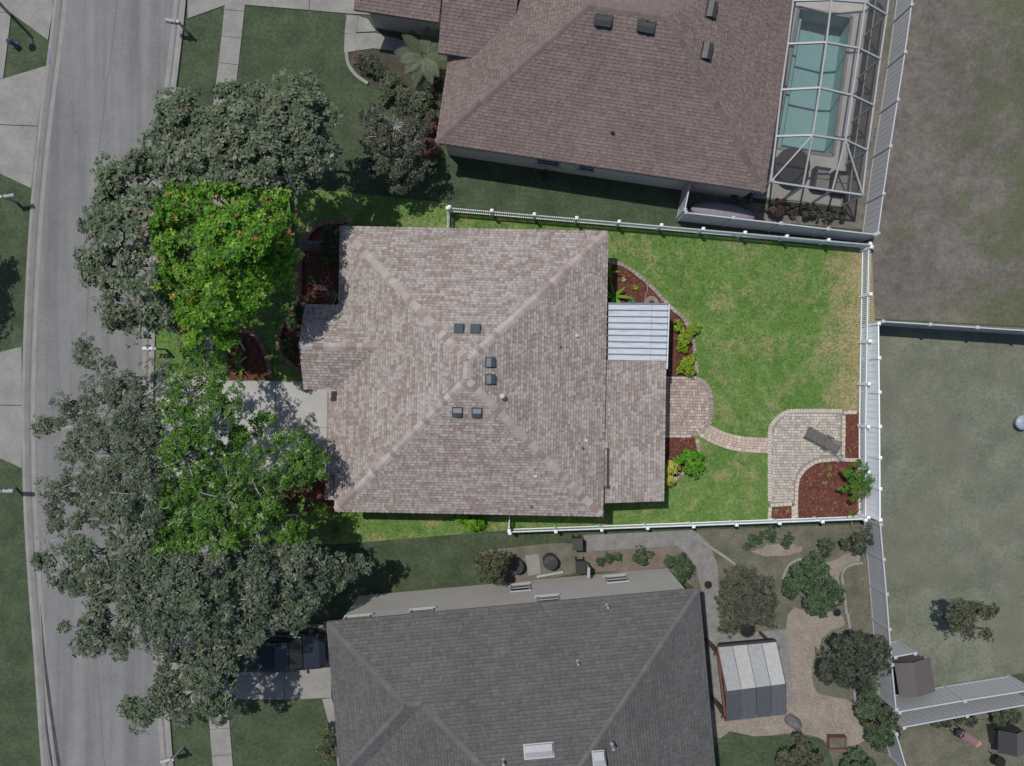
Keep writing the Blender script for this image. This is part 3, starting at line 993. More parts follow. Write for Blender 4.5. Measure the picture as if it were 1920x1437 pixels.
# fascia round the eaves
mb = MB()
for a_, b_ in ((nw, ne), (ne, se), (se, sw_), (sw_, nw)):
    d = Vector((0, 0, -0.15))
    mb.beam(a_ + d + (hc - a_).normalized() * 0.03, b_ + d + (hc - b_).normalized() * 0.03, 0.03, 0.2)
obj("fascia", mb, M["fascia"], parent=house)
# dark strips on the lanai side: gutters, and the eave gap's shade made solid
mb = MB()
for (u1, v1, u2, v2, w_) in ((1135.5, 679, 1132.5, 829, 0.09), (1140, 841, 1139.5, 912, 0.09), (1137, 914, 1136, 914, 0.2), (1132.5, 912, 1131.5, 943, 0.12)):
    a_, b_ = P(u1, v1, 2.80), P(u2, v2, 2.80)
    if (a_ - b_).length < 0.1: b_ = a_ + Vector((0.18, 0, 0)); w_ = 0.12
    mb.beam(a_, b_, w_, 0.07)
obj("gutter", mb, M["dark_gutter_gap"], parent=house)
obj("eave_tab", MB().slab([P(1126, 829, 2.93), P(1140, 829, 2.9), P(1140, 840, 2.9), P(1126, 840, 2.93)][::-1], 0.06), M["shingle_cap"], parent=house)
obj("dark_roof_panel", MB().slab([P(621, 734, 2.86), P(631, 734, 2.98), P(630, 752, 2.98), P(620, 752, 2.86)][::-1], 0.08), M["dark_gutter_gap"], parent=house)  # plain dark panel on the garage eave
# walls (set in under the eaves), with openings dressed on them
ow = 0.45
ww, wd = hw - ow, hd - ow
wall = MB()
wall.prism([HP(-ww, -wd, 0), HP(ww, -wd, 0), HP(ww, wd, 0), HP(-ww, wd, 0)], 0.0, EZ - 0.17)
wall.prism([HP(-ww - 1.5, 0.15, 0), HP(-ww + 0.1, 0.15, 0), HP(-ww + 0.1, 2.9, 0), HP(-ww - 1.5, 2.9, 0)], 0.0, gz - 0.16)
obj("wall", wall, M["stucco"], parent=house)
def wall_window(parent, c, along, out, w_, h_, zc, frame, glass, sill=True):
    up = Vector((0, 0, 1))
    c = Vector((c.x, c.y, zc))
    f = MB()
    for s_ in (-1, 1):
        f.beam(c + along * (s_ * w_ / 2) - up * h_ / 2 + out * 0.03, c + along * (s_ * w_ / 2) + up * h_ / 2 + out * 0.03, 0.07, 0.06, up=along)
        f.beam(c - along * (w_ / 2 + 0.05) + up * (s_ * h_ / 2) + out * 0.03, c + along * (w_ / 2 + 0.05) + up * (s_ * h_ / 2) + out * 0.03, 0.06, 0.07)
    f.beam(c - along * w_ / 2 + out * 0.025, c + along * w_ / 2 + out * 0.025, 0.04, 0.04)
    win = obj("window", f, frame, parent=parent)
    g = MB().beam(c - along * (w_ / 2) + out * 0.012, c + along * (w_ / 2) + out * 0.012, 0.012, h_)
    obj("pane", g, glass, parent=win)
    if sill:
        obj("sill", MB().beam(c - along * (w_ / 2 + 0.1) - up * (h_ / 2 + 0.06) + out * 0.05, c + along * (w_ / 2 + 0.1) - up * (h_ / 2 + 0.06) + out * 0.05, 0.11, 0.05), frame, parent=win)
for x_ in (-4, 0.5, 4.2):
    wall_window(house, HP(x_, wd, 0), HX, HY, 1.1, 1.2, 1.5, M["white_frame"], M["glass"])
    wall_window(house, HP(x_, -wd, 0), HX, -HY, 1.1, 1.2, 1.5, M["white_frame"], M["glass"])
gd = obj("garage_door", MB().beam(HP(-ww - 0.02, -5.2, 1.1), HP(-ww - 0.02, -0.9, 1.1), 0.05, 2.15), M["white_frame"], parent=house)
for k_ in range(4):
    obj("door_panel", MB().beam(HP(-ww - 0.055, -5.15, 0.3 + k_ * 0.53), HP(-ww - 0.055, -0.95, 0.3 + k_ * 0.53), 0.02, 0.47), M["white_frame"], parent=gd)
obj("front_door", MB().beam(HP(-ww - 1.53, 1.0, 1.05), HP(-ww - 1.53, 1.95, 1.05), 0.05, 2.1), plain("door_paint", A(110, 70, 60), 0.5), parent=house)
lan = MB()
for v_ in (690, 760, 830, 930):
    q = P(1236, v_, 0.0) * 0.965
    lan.box((q.x, q.y, 0), 0.12, 0.12, 2.3)
obj("lanai_post", lan, M["white_frame"], parent=house)
# roof fittings
def on_roof(u, v, face):
    p0, n_ = faces[face][0], NRM[face]
    d = Vector(((u - 960.0) / F, (718.5 - v) / F, -1.0))
    o_ = Vector((0, 0, CAM_H))
    return o_ + d * (n_.dot(p0 - o_) / n_.dot(d))
def box_vent(parent, c, face_n, up, mat, w_=0.40, l_=0.42, h_=0.16, name="roof_vent"):
    e = up.cross(face_n).normalized()
    mb = MB()
    a = [c + e * (x * w_ / 2) + up * (y * l_ / 2) for x, y in ((-1, -1), (1, -1), (1, 1), (-1, 1))]
    b = [c + e * (x * w_ / 2) + up * (y * l_ / 2) + face_n * h for x, y, h in ((-1, -1, h_), (1, -1, h_), (1, 0.1, h_ + 0.02), (-1, 0.1, h_ + 0.02), (1, 1, h_ * 0.35), (-1, 1, h_ * 0.35))]
    mb.add(a + b, [(4, 5, 7, 6)[:0] or (4, 5, 6, 7), (7, 6, 8, 9), (0, 1, 5, 4), (1, 2, 8, 6, 5), (3, 0, 4, 7, 9), (2, 3, 9, 8)])
    fl = [c + e * (x * (w_ / 2 + 0.06)) + up * (y * (l_ / 2 + 0.06)) + face_n * 0.028 for x, y in ((-1, -1), (1, -1), (1, 1), (-1, 1))]
    mb.poly(fl)
    return obj(name, mb, mat, parent=parent)
for u, v, k_ in ((861, 617, "n"), (892, 618, "n"), (919, 680, "e"), (919, 712, "e"), (858, 772.5, "s"), (894.5, 773.5, "s")):
    n_, up_ = plane_up(faces[k_])
    box_vent(house, on_roof(u, v, k_) + n_ * 0.005, n_, up_, M["vent"])
fl = on_roof(942, 743, "e")
flue = obj("flue", MB().lathe(fl - Vector((0, 0, 0.1)), [(0.09, 0), (0.09, 0.42), (0.13, 0.42), (0.14, 0.46), (0.10, 0.54), (0.02, 0.56)], 14), M["pipe_pale"], parent=house)
for u, v, k_, m_ in ((1081, 630, "e", "pipe_pale"), (1050.5, 650, "e", "pipe_dark"), (1099, 826, "e", "pipe_pale"), (1092, 841, "e", "pipe_dark"), (1004, 893, "s", "pipe_pale"), (997, 950, "s", "pipe_dark")):
    q = on_roof(u, v, k_)
    if m_ == "pipe_pale": obj("vent_stub", MB().box(q - Vector((0, 0, 0.05)), 0.16, 0.12, 0.16), M[m_], parent=house)
    else: obj("vent_pipe", MB().lathe(q - Vector((0, 0, 0.08)), [(0.10, 0), (0.07, 0.10), (0.045, 0.12), (0.045, 0.26)], 10), M[m_], parent=house)

# ---- white pan-roof patio cover --------------------------------------------------
pc = thing("patio_cover", "white metal pan-roof patio cover attached to the house beside the curved mulch bed", "patio cover", P(1200, 625))
pz0, pz1 = 2.62, 2.40       # house side, garden side
def PC(s_, t_, dz=0.0):
    """s 0..1 west to east, t 0..1 north to south"""
    a = P(1141, 570, pz0).lerp(P(1140, 676, pz0), t_)
    b = P(1254, 571, pz1).lerp(P(1250.5, 678, pz1), t_)
    return a.lerp(b, s_) + Vector((0, 0, dz))
NP = 9
for k_ in range(NP):
    t0_, t1_ = k_ / NP + 0.006, (k_ + 1) / NP - 0.012
    pn = obj("pan", MB().slab([PC(0.0, t1_), PC(0.985, t1_), PC(0.985, t0_), PC(0, t0_)], 0.03), M["pan"], parent=pc)
for k_ in range(NP + 1):
    t_ = min(k_ / NP, 0.998) 
    obj("rib", MB().beam(PC(-0.03, t_, 0.02), PC(1.0, t_, 0.02), 0.05, 0.055), M["pan_rib"], parent=pc)
obj("cross_seam", MB().beam(PC(0.72, 0.01, 0.008), PC(0.72, 0.985, 0.008), 0.012, 0.012), M["pan_rib"], parent=pc)
obj("front_beam", MB().beam(PC(1.005, -0.01, -0.06), PC(1.005, 1.13, -0.06), 0.07, 0.14), M["white_metal"], parent=pc)
obj("side_beam", MB().beam(PC(-0.04, -0.012, -0.03), PC(1.0, -0.012, -0.03), 0.05, 0.12), M["pan_rib"], parent=pc)
obj("wall_gutter", MB().beam(PC(-0.03, 0.0, -0.09), PC(-0.03, 1.0, -0.09), 0.2, 0.06), M["dark_gutter_gap"], parent=pc)
for t_ in (0.0, 0.5, 1.1):
    q = PC(0.99, t_)
    obj("post", MB().box((q.x, q.y, 0.02), 0.09, 0.09, q.z - 0.14), M["white_metal"], parent=pc)

# ---- brown-roofed house to the north ---------------------------------------------
def quad_roof(parent, name, pts, mat, th_=0.16):
    return obj(name, MB().slab(pts, th_), mat, parent=parent)
def ccw(pts):
    n = (pts[1] - pts[0]).cross(pts[2] - pts[0])
    return pts if n.z > 0 else pts[::-1]
NZ = 2.8
nsw, nse = P(817, 267, NZ), P(1434, 360, NZ)
NX = (nse - nsw).normalized(); NY = Vector((-NX.y, NX.x, 0))
NL, ND = (nse - nsw).length, 13.0
nnw, nne = nsw + NY * ND, nse + NY * ND
nr = ND / 2
nh = nr * 0.43
na, nb = nsw + NX * nr + NY * nr + Vector((0, 0, nh)), nse - NX * nr + NY * nr + Vector((0, 0, nh))
north = thing("neighbour_house", "brown shingled hip-roof house beside the screened pool, north of the lot", "house", (nsw + nse) / 2 + NY * 6 - Vector((0, 0, NZ)))
nf = [[nsw, nse, nb, na], [nse, nne, nb], [nne, nnw, na, nb], [nnw, nsw, na]]
for f_ in nf: quad_roof(north, "roof_slope", f_, M["brown_roof"])
nn = [plane_up(f_)[0] for f_ in nf]
BT = (A(141, 125, 120), A(131, 116, 112), A(136, 121, 116))
nt_mb = MB()
for i in (0, 1, 3):
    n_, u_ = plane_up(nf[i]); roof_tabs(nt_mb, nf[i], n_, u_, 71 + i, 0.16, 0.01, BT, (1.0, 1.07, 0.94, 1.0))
for a_, b_, i, j in ((nsw, na, 3, 0), (nse, nb, 0, 1), (na, nb, 0, 2)):
    cap_line(north, a_, b_, nn[i], nn[j], M["brown_cap"], 0.3, 0.17)
# entry wing and garage wing on its street side
e1 = P(821, 99, 3.35); e2 = e1 + NX * 3.6
e3, e4 = e2 + NY * 2.9 + Vector((0, 0, 1.2)), e1 + NY * 2.9 + Vector((0, 0, 1.2))
quad_roof(north, "entry_roof", [e1, e2, e3, e4], M["brown_roof"])
quad_roof(north, "entry_roof_far", [e4, e3, e3 + NY * 2.9 - Vector((0, 0, 1.2)), e4 + NY * 2.9 - Vector((0, 0, 1.2))], M["brown_roof"])
n_, u_ = plane_up([e1, e2, e3, e4]); roof_tabs(nt_mb, [e1, e2, e3, e4], n_, u_, 77, 0.16, 0.01, BT, (1.0, 1.07, 0.94, 1.0))
w1, w2 = P(663, 18, NZ), P(823, 42, NZ)
wq = [w1, w2, w2 + NY * 3.2 + Vector((0, 0, 1.35)), w1 + NY * 3.2 + NX * 0.2 + Vector((0, 0, 1.35))]
n_, u_ = plane_up(wq); roof_tabs(nt_mb, wq, n_, u_, 78, 0.16, 0.01, BT, (1.0, 1.07, 0.94, 1.0))
obj("shingles", nt_mb, M["shingle_n"], parent=north, kind="stuff")
quad_roof(north, "garage_roof", [w1, w2, w2 + NY * 3.2 + Vector((0, 0, 1.35)), w1 + NY * 3.2 + NX * 0.2 + Vector((0, 0, 1.35))], M["brown_roof"])
quad_roof(north, "garage_roof_far", [w1 + NY * 3.2 + NX * 0.2 + Vector((0, 0, 1.35)), w2 + NY * 3.2 + Vector((0, 0, 1.35)), w2 + NY * 6.4, w1 + NY * 6.4], M["brown_roof"])
def inset_wall(mb, pts, z1): mb.prism([(p.x, p.y) for p in pts], 0.0, z1)
wl = MB()
s0 = 0.28
inset_wall(wl, [nsw + NX * 0.35 + NY * s0, nse - NX * 0.35 + NY * s0, nne - NX * 0.35 - NY * 0.3, nnw + NX * 0.35 - NY * 0.3], NZ - 0.17)
inset_wall(wl, [w1 + NX * 0.5 + NY * 0.5, w2 + NX * 0.6 + NY * 0.5, w2 + NX * 0.6 + NY * 6, w1 + NX * 0.5 + NY * 6], NZ - 0.17)
inset_wall(wl, [e1 + NX * 0.3 + NY * 0.3, e2 + NY * 0.3, e2 + NY * 5, e1 + NX * 0.3 + NY * 5], 3.1)
obj("wall", wl, M["stucco_dull"], parent=north)
for u, v, w_ in ((1028, 304, 1.2), (1100, 314, 0.8)):
    wa, wb = nsw + NY * s0, nse + NY * s0
    q = on_wall(u, v, wa, wb)
    wall_window(north, q, NX, -NY, w_, 0.9, min(q.z, 2.2), M["white_frame"], M["glass"])
obj("fascia", MB().beam(nsw - Vector((0, 0, 0.12)) - NY * 0.01, nse - Vector((0, 0, 0.12)) - NY * 0.01, 0.03, 0.2), M["fascia_dull"], parent=north)
def roof_pt(u, v, f_):
    n_ = plane_up(f_)[0]
    d = Vector(((u - 960.0) / F, (718.5 - v) / F, -1.0)); o_ = Vector((0, 0, CAM_H))
    return o_ + d * (n_.dot(f_[0] - o_) / n_.dot(d))
for u, v, i in ((1124, 39, 0), (1139, 41, 0), (1204, 50, 0), (1219, 53, 0), (1334, 13, 1), (1331, 27, 1), (1325, 90, 1), (1322, 105, 1)):
    n_, up_ = plane_up(nf[i])
    box_vent(north, roof_pt(u, v, nf[i]) + n_ * 0.003, n_, up_, M["vent_dull"], 0.38, 0.46, 0.2)
q = roof_pt(1148, 249, nf[0])
obj("vent_pipe", MB().lathe(q - Vector((0, 0, 0.08)), [(0.13, 0), (0.09, 0.12), (0.06, 0.14), (0.06, 0.35)], 10), M["vent_dull"], parent=north)

# ---- grey-roofed two-storey house to the south -------------------------------------
SZ = 5.4
snw, sne = P(612, 1168, SZ), P(1311, 1105, SZ)
SX = (sne - snw).normalized(); SY = Vector((SX.y, -SX.x, 0))      # SY points south
SD = 14.5
ssw, sse = snw + SY * SD, sne + SY * SD
SL = (sne - snw).length
def SQ(x, y, z): return snw + SX * x + SY * y + Vector((0, 0, z))
sr = SD / 2; sl_ = 0.40
wa_, dw = 0.75, 3.6                     # how far the front wing projects, its half depth
Wd, Kp = SQ(dw, dw, dw * sl_), SQ(dw + wa_, dw, dw * sl_)
sa, sb = SQ(wa_ + sr, sr, sr * sl_), SQ(SL - sr, sr, sr * sl_)
south = thing("grey_roof_house", "two-storey house with charcoal hip roof and pale siding, south of the lot", "house", (snw + sse) / 2 - Vector((0, 0, SZ)))
sf = [[sne, snw, Wd, Kp, sa, sb], [sse, sne, sb], [SQ(wa_, SD, 0), sse, sb, sa], [SQ(wa_, 2 * dw, 0), SQ(wa_, SD, 0), sa, Kp], [snw, SQ(0, 2 * dw, 0), Wd], [SQ(0, 2 * dw, 0), SQ(wa_, 2 * dw, 0), Kp, Wd]]
GT = (A(106, 105, 104), A(98, 98, 97), A(102, 101, 101))
st_mb = MB()
for i, f_ in enumerate(sf):
    quad_roof(south, "roof_slope", ccw(f_), M["grey_roof"])
    if i != 2:
        n_, u_ = plane_up(f_)
        parts_ = [f_] if i else [[sne, snw, Wd, SQ(SL - dw, dw, dw * sl_)], [SQ(SL - dw, dw, dw * sl_), Kp, sa, sb]]
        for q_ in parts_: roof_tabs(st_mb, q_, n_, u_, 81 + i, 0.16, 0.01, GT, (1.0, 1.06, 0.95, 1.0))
obj("shingles", st_mb, M["shingle_n"], parent=south, kind="stuff")
sn = [plane_up(f_)[0] for f_ in sf]
for a_, b_, i, j in ((snw, Wd, 4, 0), (Kp, sa, 3, 0), (sne, sb, 0, 1), (sa, sb, 0, 2), (SQ(0, 2 * dw, 0), Wd, 4, 5), (Wd, Kp, 0, 5)):
    cap_line(south, a_, b_, sn[i], sn[j], M["grey_cap"], 0.3, 0.14)
wl = MB()
t_ = 0.36
inset_wall(wl, [snw + SX * t_ + SY * t_, sne - SX * t_ + SY * t_, sse - SX * t_ - SY * t_, ssw + SX * t_ - SY * t_], SZ - 0.17)
obj("wall", wl, M["siding"], parent=south)
# lap siding boards along the sunlit north wall
wa, wb = snw + SX * (t_ + 0.02) + SY * t_, sne - SX * (t_ + 0.02) + SY * t_
for k_ in range(26):
    z_ = 0.1 + k_ * 0.2
    a_, b_ = Vector((wa.x, wa.y, z_)), Vector((wb.x, wb.y, z_))
    mb = MB()
    o1 = -SY * 0.035
    mb.add([a_ + o1, b_ + o1, b_ - SY * 0.008 + Vector((0, 0, 0.198)), a_ - SY * 0.008 + Vector((0, 0, 0.198)), a_, b_], [(0, 1, 2, 3), (4, 5, 1, 0)])
    obj("siding_board", mb, M["siding"], parent=south)
for u, v, w_, h_ in ((976, 1103, 1.0, 1.15), (1027, 1126, 1.05, 1.0), (1154, 1084, 1.1, 1.1), (668, 1164, 1.2, 1.0), (790, 1151, 1.1, 1.0)):
    q = on_wall(u, v, wa, wb)
    wall_window(south, q - SY * 0.03, -SX, -SY, w_, h_, min(max(q.z, 1.4), 4.55), M["white_frame"], M["glass"])
mb = MB()
for a_, b_ in ((snw, sne), (sne, sse), (snw, ssw)):
    mb.beam(a_ - Vector((0, 0, 0.12)), b_ - Vector((0, 0, 0.12)), 0.03, 0.2)
obj("fascia", mb, M["fascia_dull"], parent=south)
dk = [P(612, 1144, 5.0), P(660, 1140, 5.0), P(658, 1164, 5.3), P(612, 1168, 5.3)]
for u, v, i, w_, l_ in ((1010, 1408, 0, 1.2, 0.5), (1123, 1424, 0, 0.45, 0.6)):
    n_, up_ = plane_up(sf[i])
    box_vent(south, roof_pt(u, v, sf[i]) + n_ * 0.003, n_, up_, M["white_dull"], w_, l_, 0.2, "skylight")
for u, v in ((1138, 1135), (944, 1425), (1083, 1240), (1148, 1397)):
    q = roof_pt(u, v, sf[0])
    obj("vent_pipe", MB().lathe(q - Vector((0, 0, 0.08)), [(0.1, 0), (0.07, 0.12), (0.05, 0.14), (0.05, 0.5)], 10), M["white_dull"], parent=south)

# ---- swimming pool and its screen cage ---------------------------------------------
deck_out = [P(1400, 370), P(1577, 390), P(1608, 149), P(1640, -95), P(1480, -120), P(1440, 300)]
obj("pool_deck", holed(deck_out, [P(1452, 278), P(1562, 293), P(1597, 33), P(1497, 15)], 0.035), surf("deck_paint", A(206, 200, 194), A(190, 186, 180), 1.0, 20, 0.06), kind="structure")
pool = thing("swimming_pool", "rectangular turquoise swimming pool under the screen cage", "pool", P(1527, 155))
mb = MB()
for i in range(4):
    a_, b_ = POOL[i], POOL[(i + 1) % 4]
    mb.poly([(a_.x, a_.y, 0.0), (b_.x, b_.y, 0.0), (b_.x, b_.y, -1.3), (a_.x, a_.y, -1.3)])
mb.poly([(p.x, p.y, -1.3) for p in POOL])
obj("basin", mb, surf("pool_plaster", A(196, 222, 222), A(186, 214, 215), 0.6, 10, 0.04, 0.8, 0), parent=pool)
def water_mat():
    m, nt, bs, N, L = nodes("pool_water")
    tr = N.new("ShaderNodeBsdfTransparent"); tr.inputs[0].default_value = (0.78, 0.9, 0.905, 1)
    gl = N.new("ShaderNodeBsdfGlossy"); gl.inputs["Roughness"].default_value = 0.05
    fr = N.new("ShaderNodeFresnel"); fr.inputs[0].default_value = 1.33
    mx = N.new("ShaderNodeMixShader")
    b = N.new("ShaderNodeBump"); b.inputs["Strength"].default_value = 0.15
    L.new(noise(nt, geo_pos(nt), 2.5, 3), b.inputs["Height"])
    L.new(b.outputs[0], gl.inputs["Normal"]); L.new(b.outputs[0], fr.inputs["Normal"])
    L.new(fr.outputs[0], mx.inputs[0]); L.new(tr.outputs[0], mx.inputs[1]); L.new(gl.outputs[0], mx.inputs[2])
    L.new(mx.outputs[0], N["Material Output"].inputs[0])
    return m
obj("water", MB().poly([(p.x, p.y, -0.12) for p in POOL]), water_mat(), parent=pool)
cmb = MB()
for i in range(4):
    cmb.beam(POOL[i] + Vector((0, 0, 0.045)), POOL[(i + 1) % 4] + Vector((0, 0, 0.045)), 0.16, 0.05)
obj("coping", cmb, M["dull_concrete"], parent=pool)
obj("step_ledge", MB().prism([(p.x, p.y) for p in (P(1452, 278), P(1470, 280.5), P(1512, 18), P(1497, 15))], -1.25, -0.55), surf("pool_plaster_step", A(196, 222, 222), None, 0.6, 10, 0.04, 0.8, 0), parent=pool)

cage = thing("pool_cage", "white framed screen enclosure over the neighbour's swimming pool", "enclosure", P(1525, 200))
def screen_mat():
    m, nt, bs, N, L = nodes("insect_screen")
    tr = N.new("ShaderNodeBsdfTransparent"); tr.inputs[0].default_value = (1, 1, 1, 1)
    df = N.new("ShaderNodeBsdfDiffuse"); df.inputs[0].default_value = (0.10, 0.10, 0.10, 1)
    mx = N.new("ShaderNodeMixShader"); mx.inputs[0].default_value = 0.30
    L.new(tr.outputs[0], mx.inputs[1]); L.new(df.outputs[0], mx.inputs[2])
    L.new(mx.outputs[0], N["Material Output"].inputs[0])
    return m
SCR = screen_mat()
bz = (2.95, 3.55, 3.25, 2.45)
bpx = [[(1445, 341), (1505, 350), (1560, 358), (1617, 366)], [(1455, 256), (1523, 254), (1585, 263), (1626, 282)], [(1465, 169), (1537, 165), (1597, 179), (1638, 198)],
       [(1477, 83), (1549, 80), (1610, 91), (1650, 111)], [(1487, 2), (1559, 0), (1622, 5), (1662, 28)], [(1497, -80), (1571, -82), (1634, -78), (1674, -58)]]
bp = []
for i, row_ in enumerate(bpx):
    zs = (2.95, 2.6, 2.5, 2.45) if i == 0 else bz
    bp.append([P(u, v, z_) for (u, v), z_ in zip(row_, zs)])
FR = plain("cage_frame", A(176, 177, 179), 0.5)
for i, row_ in enumerate(bp):
    for a_, b_ in zip(row_, row_[1:]):
        obj("beam", MB().beam(a_, b_, 0.09, 0.11), FR, parent=cage)
    e = row_[3]
    obj("post", MB().beam((e.x, e.y, 0.04), (e.x, e.y, e.z - 0.06), 0.09, 0.09), FR, parent=cage)
    if i < 5:
        for k_ in range(4):
            obj("purlin", MB().beam(bp[i][k_], bp[i + 1][k_], 0.08, 0.08), FR, parent=cage)
for k_ in range(3):
    e = bp[0][k_]
    obj("post", MB().beam((e.x, e.y, 0.04), (e.x, e.y, e.z - 0.06), 0.09, 0.09), FR, parent=cage)
obj("hip_brace", MB().beam(bp[1][1] + Vector((0, 0, 0.01)), bp[0][0] + Vector((0, 0, 0.05)), 0.07, 0.08), FR, parent=cage)
obj("hip_brace", MB().beam(bp[1][2] + Vector((0, 0, 0.01)), bp[0][3] + Vector((0, 0, 0.05)), 0.07, 0.08), FR, parent=cage)
for i in range(5):
    for k_ in range(3):
        d = Vector((0, 0, -0.03))
        obj("screen_panel", MB().poly([bp[i][k_] + d, bp[i][k_ + 1] + d, bp[i + 1][k_ + 1] + d, bp[i + 1][k_] + d]), SCR, parent=cage)
    a_, b_ = bp[i][3], bp[i + 1][3]
    obj("screen_panel", MB().poly([(a_.x, a_.y, 0.05), (b_.x, b_.y, 0.05), (b_.x, b_.y, b_.z - 0.03), (a_.x, a_.y, a_.z - 0.03)]), SCR, parent=cage)
    obj("base_rail", MB().beam((a_.x, a_.y, 0.08), (b_.x, b_.y, 0.08), 0.07, 0.09), FR, parent=cage)
    obj("mid_rail", MB().beam((a_.x, a_.y, 0.95), (b_.x, b_.y, 0.95), 0.05, 0.06), FR, parent=cage)
for k_ in range(3):
    a_, b_ = bp[0][k_], bp[0][k_ + 1]
    obj("screen_panel", MB().poly([(a_.x, a_.y, 0.05), (b_.x, b_.y, 0.05), (b_.x, b_.y, b_.z - 0.03), (a_.x, a_.y, a_.z - 0.03)]), SCR, parent=cage)
    obj("base_rail", MB().beam((a_.x, a_.y, 0.08), (b_.x, b_.y, 0.08), 0.07, 0.09), FR, parent=cage)

# furniture under the cage
tubc = P(1476, 318)
spa = thing("hot_tub", "round dark covered hot tub beside the turquoise pool", "hot tub", tubc)
obj("shell", MB().lathe(tubc, [(0.86, 0.036), (0.9, 0.1), (0.9, 0.68), (0.86, 0.7)], 28), M["black"], parent=spa)
for s_ in (-1, 1):
    mb = MB()
    n_ = 14
    arc = [Vector((tubc.x + s_ * 0.012 + s_ * 0.92 * math.sin(math.pi * k_ / n_), tubc.y + 0.92 * math.cos(math.pi * k_ / n_), 0)) for k_ in range(n_ + 1)]
    mb.prism([(p.x, p.y) for p in (arc if s_ < 0 else arc[::-1])], 0.701, 0.79)
    obj("cover_half", mb, M["dark_cloth"], parent=spa)
def armchair(name, c, rz, label, grp):
    t = thing(name, label, "chair", c, grp)
    ca, sa = math.cos(rz), math.sin(rz)
    L_ = lambda x, y, z: (c.x + x * ca - y * sa, c.y + x * sa + y * ca, z)
    obj("base", MB().box(L_(0, 0, 0.036), 0.86, 1.15, 0.26, rz), M["black"], parent=t)
    for y_ in (-0.27, 0.27):
        obj("seat_cushion", MB().box(L_(0.06, y_, 0.30), 0.70, 0.50, 0.14, rz), M["grey_cloth"], parent=t)
    obj("backrest", MB().box(L_(-0.39, 0, 0.30), 0.12, 1.12, 0.42, rz), M["black"], parent=t)
    for y_ in (-0.56, 0.56):
        obj("armrest", MB().box(L_(0.02, y_, 0.30), 0.80, 0.08, 0.28, rz), M["black"], parent=t)
    return t
armchair("garden_sofa", P(1533, 340), math.radians(-8), "dark framed sofa with pale grey cushions next to the hot tub cover", "seating under the pool cage")
armchair("garden_sofa", P(1568, 347), math.radians(-8), "dark framed sofa with pale grey cushions against the cage's outer wall", "seating under the pool cage")
oc = P(1352, 402)
ov = thing("oval_cover", "pale lavender oval cover between the house wall and the white fence", "cover", oc)
mb = MB()
rings = [(1.0, 0.03), (1.0, 0.35), (0.96, 0.42), (0.7, 0.5), (0.3, 0.54)]
for r_, z_ in rings:
    for k_ in range(28):
        w_ = 2 * math.pi * k_ / 28
        x_, y_ = 1.75 * r_ * math.cos(w_), 0.52 * r_ * math.sin(w_)
        q = oc + NX * x_ + NY * y_
        mb.v.append((q.x, q.y, z_))
for i in range(len(rings) - 1):
    for k_ in range(28):
        mb.f.append((i * 28 + k_, i * 28 + (k_ + 1) % 28, (i + 1) * 28 + (k_ + 1) % 28, (i + 1) * 28 + k_))
mb.f.append(tuple(range(4 * 28, 5 * 28)))
obj("tarp", mb, plain("lavender_tarp", A(140, 136, 148), 0.7), parent=ov, smooth=True)
obj("strap", MB().beam(oc + NX * 0.4 - NY * 0.5 + Vector((0, 0, 0.47)), oc + NX * 0.4 + NY * 0.45 + Vector((0, 0, 0.5)), 0.08, 0.03), M["grey_cloth"], parent=ov)

# ================================================================ FENCES
def dir2(a, b):
    d = Vector((b.x - a.x, b.y - a.y, 0)); L_ = d.length
    return d / L_, L_
def picket_fence(label, px, h=1.08, bay=2.44, gap=0.098):
    """px: line of the picket tops in the photo; stands on the ground below"""
    pts = [P(u, v, h) for u, v in px]
    pts = [Vector((p.x, p.y, 0)) for p in pts]
    root = thing("picket_fence", label, "fence", pts[0])
    post_me = mesh_from("post", *(lambda m: (m.v, m.f))(MB().box((0, 0, 0), 0.125, 0.125, 1.17)), None, M["vinyl"])
    cap = MB().box((0, 0, 1.172), 0.16, 0.16, 0.03)
    cap.add([(-0.075, -0.075, 1.203), (0.075, -0.075, 1.203), (0.075, 0.075, 1.203), (-0.075, 0.075, 1.203), (0, 0, 1.26)], [(0, 1, 4), (1, 2, 4), (2, 3, 4), (3, 0, 4)])
    cap_me = mesh_from("post_cap", cap.v, cap.f, None, M["vinyl"])
    pk = MB().box((0, 0, 0.06), 0.05, 0.022, h - 0.11)
    pk.add([(-0.025, -0.011, h - 0.05), (0.025, -0.011, h - 0.05), (0.025, 0.011, h - 0.05), (-0.025, 0.011, h - 0.05), (0, 0, h)], [(0, 1, 4), (1, 2, 4), (2, 3, 4), (3, 0, 4)])
    pk_me = mesh_from("picket", pk.v, pk.f, None, M["vinyl"])
    for i in range(len(pts) - 1):
        a, b = pts[i], pts[i + 1]
        t, L_ = dir2(a, b)
        rz = math.atan2(t.y, t.x)
        nb = max(1, round(L_ / bay))
        st = L_ / nb
        for k in range(nb + (1 if i == len(pts) - 2 else 0)):
            q = a + t * (k * st)
            po_ = inst("post", post_me, q, root, rz)
            c_ = bpy.data.objects.new("post_cap", cap_me); COL.objects.link(c_); c_.parent = po_
            OFF[c_.name] = q
        for k in range(nb):
            q0, q1 = a + t * (k * st + 0.063), a + t * ((k + 1) * st - 0.063)
            for z in (0.16, 0.84):
                obj("rail", MB().beam(q0 + Vector((0, 0, z)), q1 + Vector((0, 0, z)), 0.05, 0.085), M["vinyl"], parent=root)
            m = int((q1 - q0).length / gap)
            for j in range(m):
                inst("picket", pk_me, q0.lerp(q1, (j + 0.5) / m), root, rz)
    return root
picket_fence("white picket fence along the north edge of the green back lawn", [(843, 389), (1240, 423), (1631, 457.5)])
